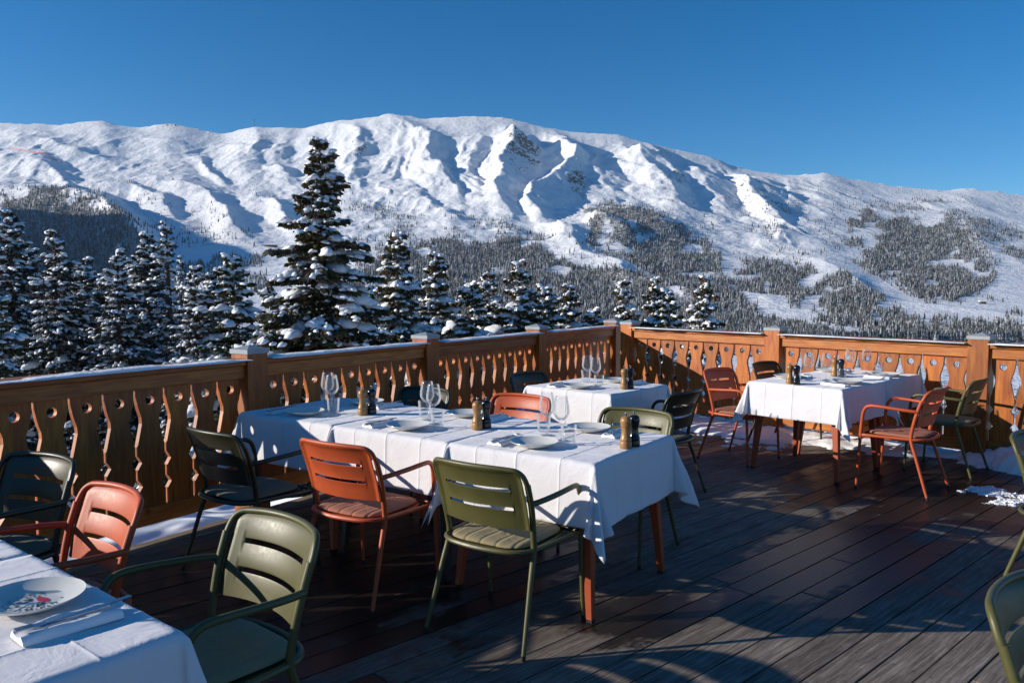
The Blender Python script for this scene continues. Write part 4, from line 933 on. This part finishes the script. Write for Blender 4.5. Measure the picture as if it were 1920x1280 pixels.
# ---------------------------------------------------------------- snow-laden spruces around the terrace
def spruce(name, H, Rb, seed, snow=1.0, cones=False, dens=1.0, frost=False, detail=1.0):
    rg = np.random.default_rng(seed); nw = int(H/0.27); tufts = []; blobs = []
    br = []
    for k in range(nw):
        h = 0.4+(H-0.5)*((k+rg.uniform(-.3, .3))/nw)
        f = 1-h/H; Lm = Rb*(f**0.88)*1.0
        for j in range(int(rg.integers(7, 11))):
            L = max(0.10, Lm*rg.uniform(0.48, 1.22)); az = 2*math.pi*(j+rg.uniform(-.4, .4))/7+k*1.3; br.append((h+rg.uniform(-.17, .17), az, L, f))
    br = np.array(br); nB = len(br); cx, sx_ = np.cos(br[:, 1]), np.sin(br[:, 1])
    def bp(i, t_):
        h, az, L, f = br[i].T; rise = np.interp(f, [0, .12, .35, 1], [.9, .35, .02, -.12]); sag = np.interp(f, [0, .2, 1], [.05, .26, .34])
        d = L*t_; return np.stack([cx[i]*d, sx_[i]*d, h+d*rise-sag*L*t_**1.6*0.9+0.10*L*np.clip(t_-.75, 0, 1)], -1)
    # needle tufts
    cnt = np.maximum(7, (dens*detail*(40+75*br[:, 2])*np.clip(br[:, 2], .25, 2)).astype(int)); bi = np.repeat(np.arange(nB), cnt); n = len(bi)
    t_ = rg.random(n)**0.62; P = bp(bi, t_); L = br[bi, 2]; lat = rg.normal(0, 1, n)*0.17*L*(1-0.62*t_)+rg.normal(0, .018, n)
    ax = np.stack([cx[bi], sx_[bi], np.zeros(n)], -1); side = np.stack([-sx_[bi], cx[bi], np.zeros(n)], -1)
    P = P+side*lat[:, None]; P[:, 2] -= np.abs(lat)*0.42+rg.random(n)*0.05
    q = np.sign(lat)[:, None]*side*0.7+ax*rg.uniform(.1, 1, n)[:, None]; q[:, 2] -= rg.uniform(0.0, 1.15, n); q /= np.linalg.norm(q, axis=1)[:, None]
    ln = rg.uniform(.05, .125, n)[:, None]*(1.15 if not frost else 1.0)/detail**0.3; w0 = ln*rg.uniform(.20, .36, n)[:, None]
    r1 = rg.normal(0, 1, (n, 3)); u = np.cross(q, r1); u /= np.linalg.norm(u, axis=1)[:, None]; v = np.cross(q, u)
    A = P-q*ln*.15; Bp = P+q*ln*.45+u*w0; Cp = P+q*ln*.45-u*w0; D = P+q*ln; E = P+q*ln*.5+v*w0*1.0; G_ = P+q*ln*.5-v*w0*1.0
    V = np.stack([A, Bp, D, Cp, E, G_], 1).reshape(-1, 3); o = (np.arange(n)*6)[:, None]; Fq = np.concatenate([o+np.array([[0, 1, 2, 3]]), o+np.array([[0, 4, 2, 5]])])
    rv = rg.random(n)*0.80; rv[rg.random(n) < (.10 if cones else .03)] = 0.97; top = br[bi, 3]
    if cones: rv[(top < .42)&(rg.random(n) < .22)] = 0.93
    Vs = [V]; As = [np.repeat(rv, 6)]; Fs = [Fq]
    if cones:   # hanging cones near the top
        k = np.where((br[:, 3] < .45)&(br[:, 3] > .02))[0]; k = np.repeat(k, 5); m = len(k); tt = rg.uniform(.3, 1, m); Pc = bp(k, tt)+rg.normal(0, .03, (m, 3)); hh = rg.uniform(.08, .13, m); rr_ = .016
        off = np.array([[rr_, 0, 0], [-rr_*.5, rr_*.87, 0], [-rr_*.5, -rr_*.87, 0]]); Vc = np.concatenate([np.repeat(Pc[:, None], 1, 1), Pc[:, None]+off[None]-np.stack([0*hh, 0*hh, hh*.45], -1)[:, None], (Pc-np.stack([0*hh, 0*hh, hh], -1))[:, None]], 1).reshape(-1, 3)
        o = (np.arange(m)*5)[:, None]+len(V); Fc = np.concatenate([o+np.array([[0, a, b]]) for a, b in ((1, 2), (2, 3), (3, 1))]+[o+np.array([[4, b, a]]) for a, b in ((1, 2), (2, 3), (3, 1))]); Vs.append(Vc); As.append(np.full(len(Vc), .985)); Fs.append(Fc)
    crown = mesh_np('crown', np.concatenate(Vs), Fs, False, attrs={'rnd': np.concatenate(As)}); crown.materials.append(M['frost_needles' if frost else 'needles'])
    # snow pads on the boughs
    sel = np.where(rg.random(nB) < 0.62*min(1, snow))[0]; per = np.maximum(2, (2.5+7.5*br[sel, 2]/1.2).astype(int)); bi = np.repeat(sel, per); n = len(bi)
    t_ = rg.uniform(.30, 1.0, n); P = bp(bi, t_); L = br[bi, 2]; sz = np.clip(0.03+0.075*L, .03, .145)*np.exp(rg.normal(-.12, .42, n))*(1.1-.35*t_)*(0.75+.35*snow)
    if True:
        m = int(n*(2.3 if frost else 1.6)); b2 = rg.integers(0, nB, m); t2 = rg.uniform(.2, 1, m); P2_ = bp(b2, t2); lt = rg.normal(0, .16, m)*br[b2, 2]; P2_[:, 0] -= sx_[b2]*lt; P2_[:, 1] += cx[b2]*lt; P2_[:, 2] -= np.abs(lt)*.4
        P = np.concatenate([P, P2_]); bi = np.concatenate([bi, b2]); sz = np.concatenate([sz*(.52 if frost else .9), rg.uniform(.022, .06, m)]); n = len(P)
    lat = rg.normal(0, .10, n)*br[bi, 2]*.7; P[:, 0] -= sx_[bi]*lat; P[:, 1] += cx[bi]*lat; P[:, 2] += sz*.30-np.abs(lat)*.35+rg.normal(0, .02, n)
    nu, nv = 8, 5; uu = np.linspace(0, 2*math.pi, nu, endpoint=False); vv = np.linspace(0, math.pi, nv+1); UU, VV_ = np.meshgrid(uu, vv)
    S = np.stack([np.sin(VV_)*np.cos(UU), np.sin(VV_)*np.sin(UU), np.cos(VV_)], -1).reshape(-1, 3); m_ = len(S)
    ph = rg.uniform(0, 6.28, (n, 3)); du = 1+.20*np.sin(2*UU.ravel()[None]+ph[:, :1]+VV_.ravel()[None]*2)+.14*np.sin(3*UU.ravel()[None]+ph[:, 1:2])
    Q = S[None]*du[..., None]*sz[:, None, None]; Q[..., 0] *= 1.45; Q[..., 1] *= 0.92; Q[..., 2] *= np.where(Q[..., 2] > 0, .78, .45)
    slope = np.interp(br[bi, 3], [0, .15, 1], [.1, -.15, -.35]); Xr = Q[..., 0]*cx[bi][:, None]-Q[..., 1]*sx_[bi][:, None]; Yr = Q[..., 0]*sx_[bi][:, None]+Q[..., 1]*cx[bi][:, None]; Zr = Q[..., 2]+Q[..., 0]*slope[:, None]-.25*Q[..., 1]**2/np.maximum(sz[:, None], .01)
    Vb = (np.stack([Xr, Yr, Zr], -1)+P[:, None]).reshape(-1, 3); g = np.array([(i*nu+j, (i+1)*nu+j, (i+1)*nu+(j+1) % nu, i*nu+(j+1) % nu) for i in range(nv) for j in range(nu)])
    Fb = (g[None]+(np.arange(n)*m_)[:, None, None]).reshape(-1, 4); snow_me = mesh_np('snow', Vb, [Fb], True); snow_me.materials.append(M['tree_snow'])
    mb = MB(); mb.tube([(0, 0, -2), (0.02, 0, H*.3), (0, .02, H*.7), (0, 0, H-.05)], [.025*H*.8, .02*H*.8, .010*H, .008], 9)
    for i in range(0, nB, 3): a = bp(np.array([i, i, i]), np.array([0, .45, .85])); mb.tube([tuple(x) for x in a], [.02*br[i, 2]+.006, .012, .004], 4)
    trunk = mb.mesh('trunk', True); trunk.materials.append(M['bark'])
    return crown, snow_me, trunk, H
SP = {'big': spruce('big', 10.0, 2.75, 1, 0.95, True, 2.5, detail=1.35), 'a': spruce('a', 9.0, 2.4, 2, 1.2, True, 1.8), 'b': spruce('b', 9.0, 2.6, 3, 1.0, False, 1.7), 'f1': spruce('f1', 9.0, 2.3, 4, .7, False, 1.9, True), 'f2': spruce('f2', 9.0, 2.6, 5, .8, False, 1.8, True), 'bare': spruce('bare', 9.0, 1.7, 6, .30, False, .32, True)}
def tree(px, ay, d, kind, label, wf=1.0, rot=0.0):
    x = d*(px-960)/F; top = CAMH+(YH-ay)*d/F; base = float(near_z(d))-0.4; crown, sn, tr, H_ = SP[kind]; hs = (top-base)/H_
    t_ = empty('spruce_tree', (x, d, base), rot); t_.scale = (hs*wf, hs*wf, hs); tag(t_, label, 'tree', 'snow-laden spruces around the terrace')
    for nm, me in (('crown', crown), ('trunk', tr), ('snow', sn)): o = bpy.data.objects.new(nm, me); C.objects.link(o); o.parent = t_
TREES = [(603, 262, 18, 'big', 'tallest spruce, heaped with snow, standing against the summit', 1.20),
 (748, 430, 23, 'a', 'dark snow-heaped spruce just right of the tallest one', 1.24), (820, 468, 26, 'a', 'slim spruce second to the right of the tallest one', 1.18),
 (884, 516, 24, 'b', 'low snowy spruce with a sparse tip, left of the twin tips in the middle', 1.18), (914, 506, 28, 'a', 'spruce with a dark thin tip in the middle of the photo', 1.18),
 (974, 482, 27, 'a', 'dark spruce with a capped tip above the third railing post', 1.18), (1022, 522, 28, 'b', 'olive-green spruce right of the capped one', 1.18),
 (1066, 528, 30, 'a', 'short spruce with a feathery tip above the last left bay', 1.18), (1112, 566, 27, 'b', 'low spruce peeking over the railing left of the corner', 1.18),
 (1168, 520, 26, 'a', 'brown-tipped spruce directly above the railing corner', 1.04), (1228, 514, 28, 'a', 'spruce behind the right railing, left one of the close pair', 1.00),
 (1252, 530, 26, 'b', 'spruce behind the right railing, right one of the close pair', 1.00), (1320, 512, 25, 'a', 'last spruce to the right, alone against the forest', 1.04),
 (25, 378, 34, 'f1', 'narrow tall frosted spruce at the left edge', 1.04), (108, 428, 30, 'f2', 'broad frosted spruce second from the left edge', 1.12),
 (163, 470, 36, 'f1', 'slim frosted spruce between two broad ones at left', 1.18), (224, 462, 29, 'f2', 'grey frosted spruce at left with brownish twigs', 1.06),
 (281, 422, 38, 'f1', 'tall snowy spruce left of the bare thin one', 1.18), (316, 405, 31, 'bare', 'thin half-bare spruce with visible trunk', 1.04), (341, 470, 30, 'bare', 'second thin half-bare spruce beside the first', 0.71),
 (367, 494, 27, 'f2', 'spruce topped by one large round snow cap', 1.04), (438, 464, 27, 'b', 'bushy snow-heaped spruce left of the tallest one', 1.24),
 (508, 520, 24, 'b', 'spruce tucked against the left flank of the tallest one', 0.89), (-12, 520, 22, 'b', 'near-black shaded spruce cut by the left edge', 1.06), (690, 520, 30, 'b', 'spruce half hidden by the right flank of the tallest one', 0.83),
 (62, 462, 40, 'f2', 'pale frosted spruce between the two leftmost tall ones', 1.1), (196, 500, 42, 'f1', 'low frosted spruce filling the gap left of the grey one', 1.1), (252, 480, 42, 'f2', 'frosted spruce behind, left of the tall snowy one', 1.1), (398, 500, 40, 'f1', 'frosted spruce right of the round snow cap', 1.1), (-90, 440, 34, 'f2', 'frosted spruce outside the left edge', 1.18)]
for i, (px, ay, d, kd, lb, wf) in enumerate(TREES): tree(px, ay, d, kd, lb, wf, i*1.31)
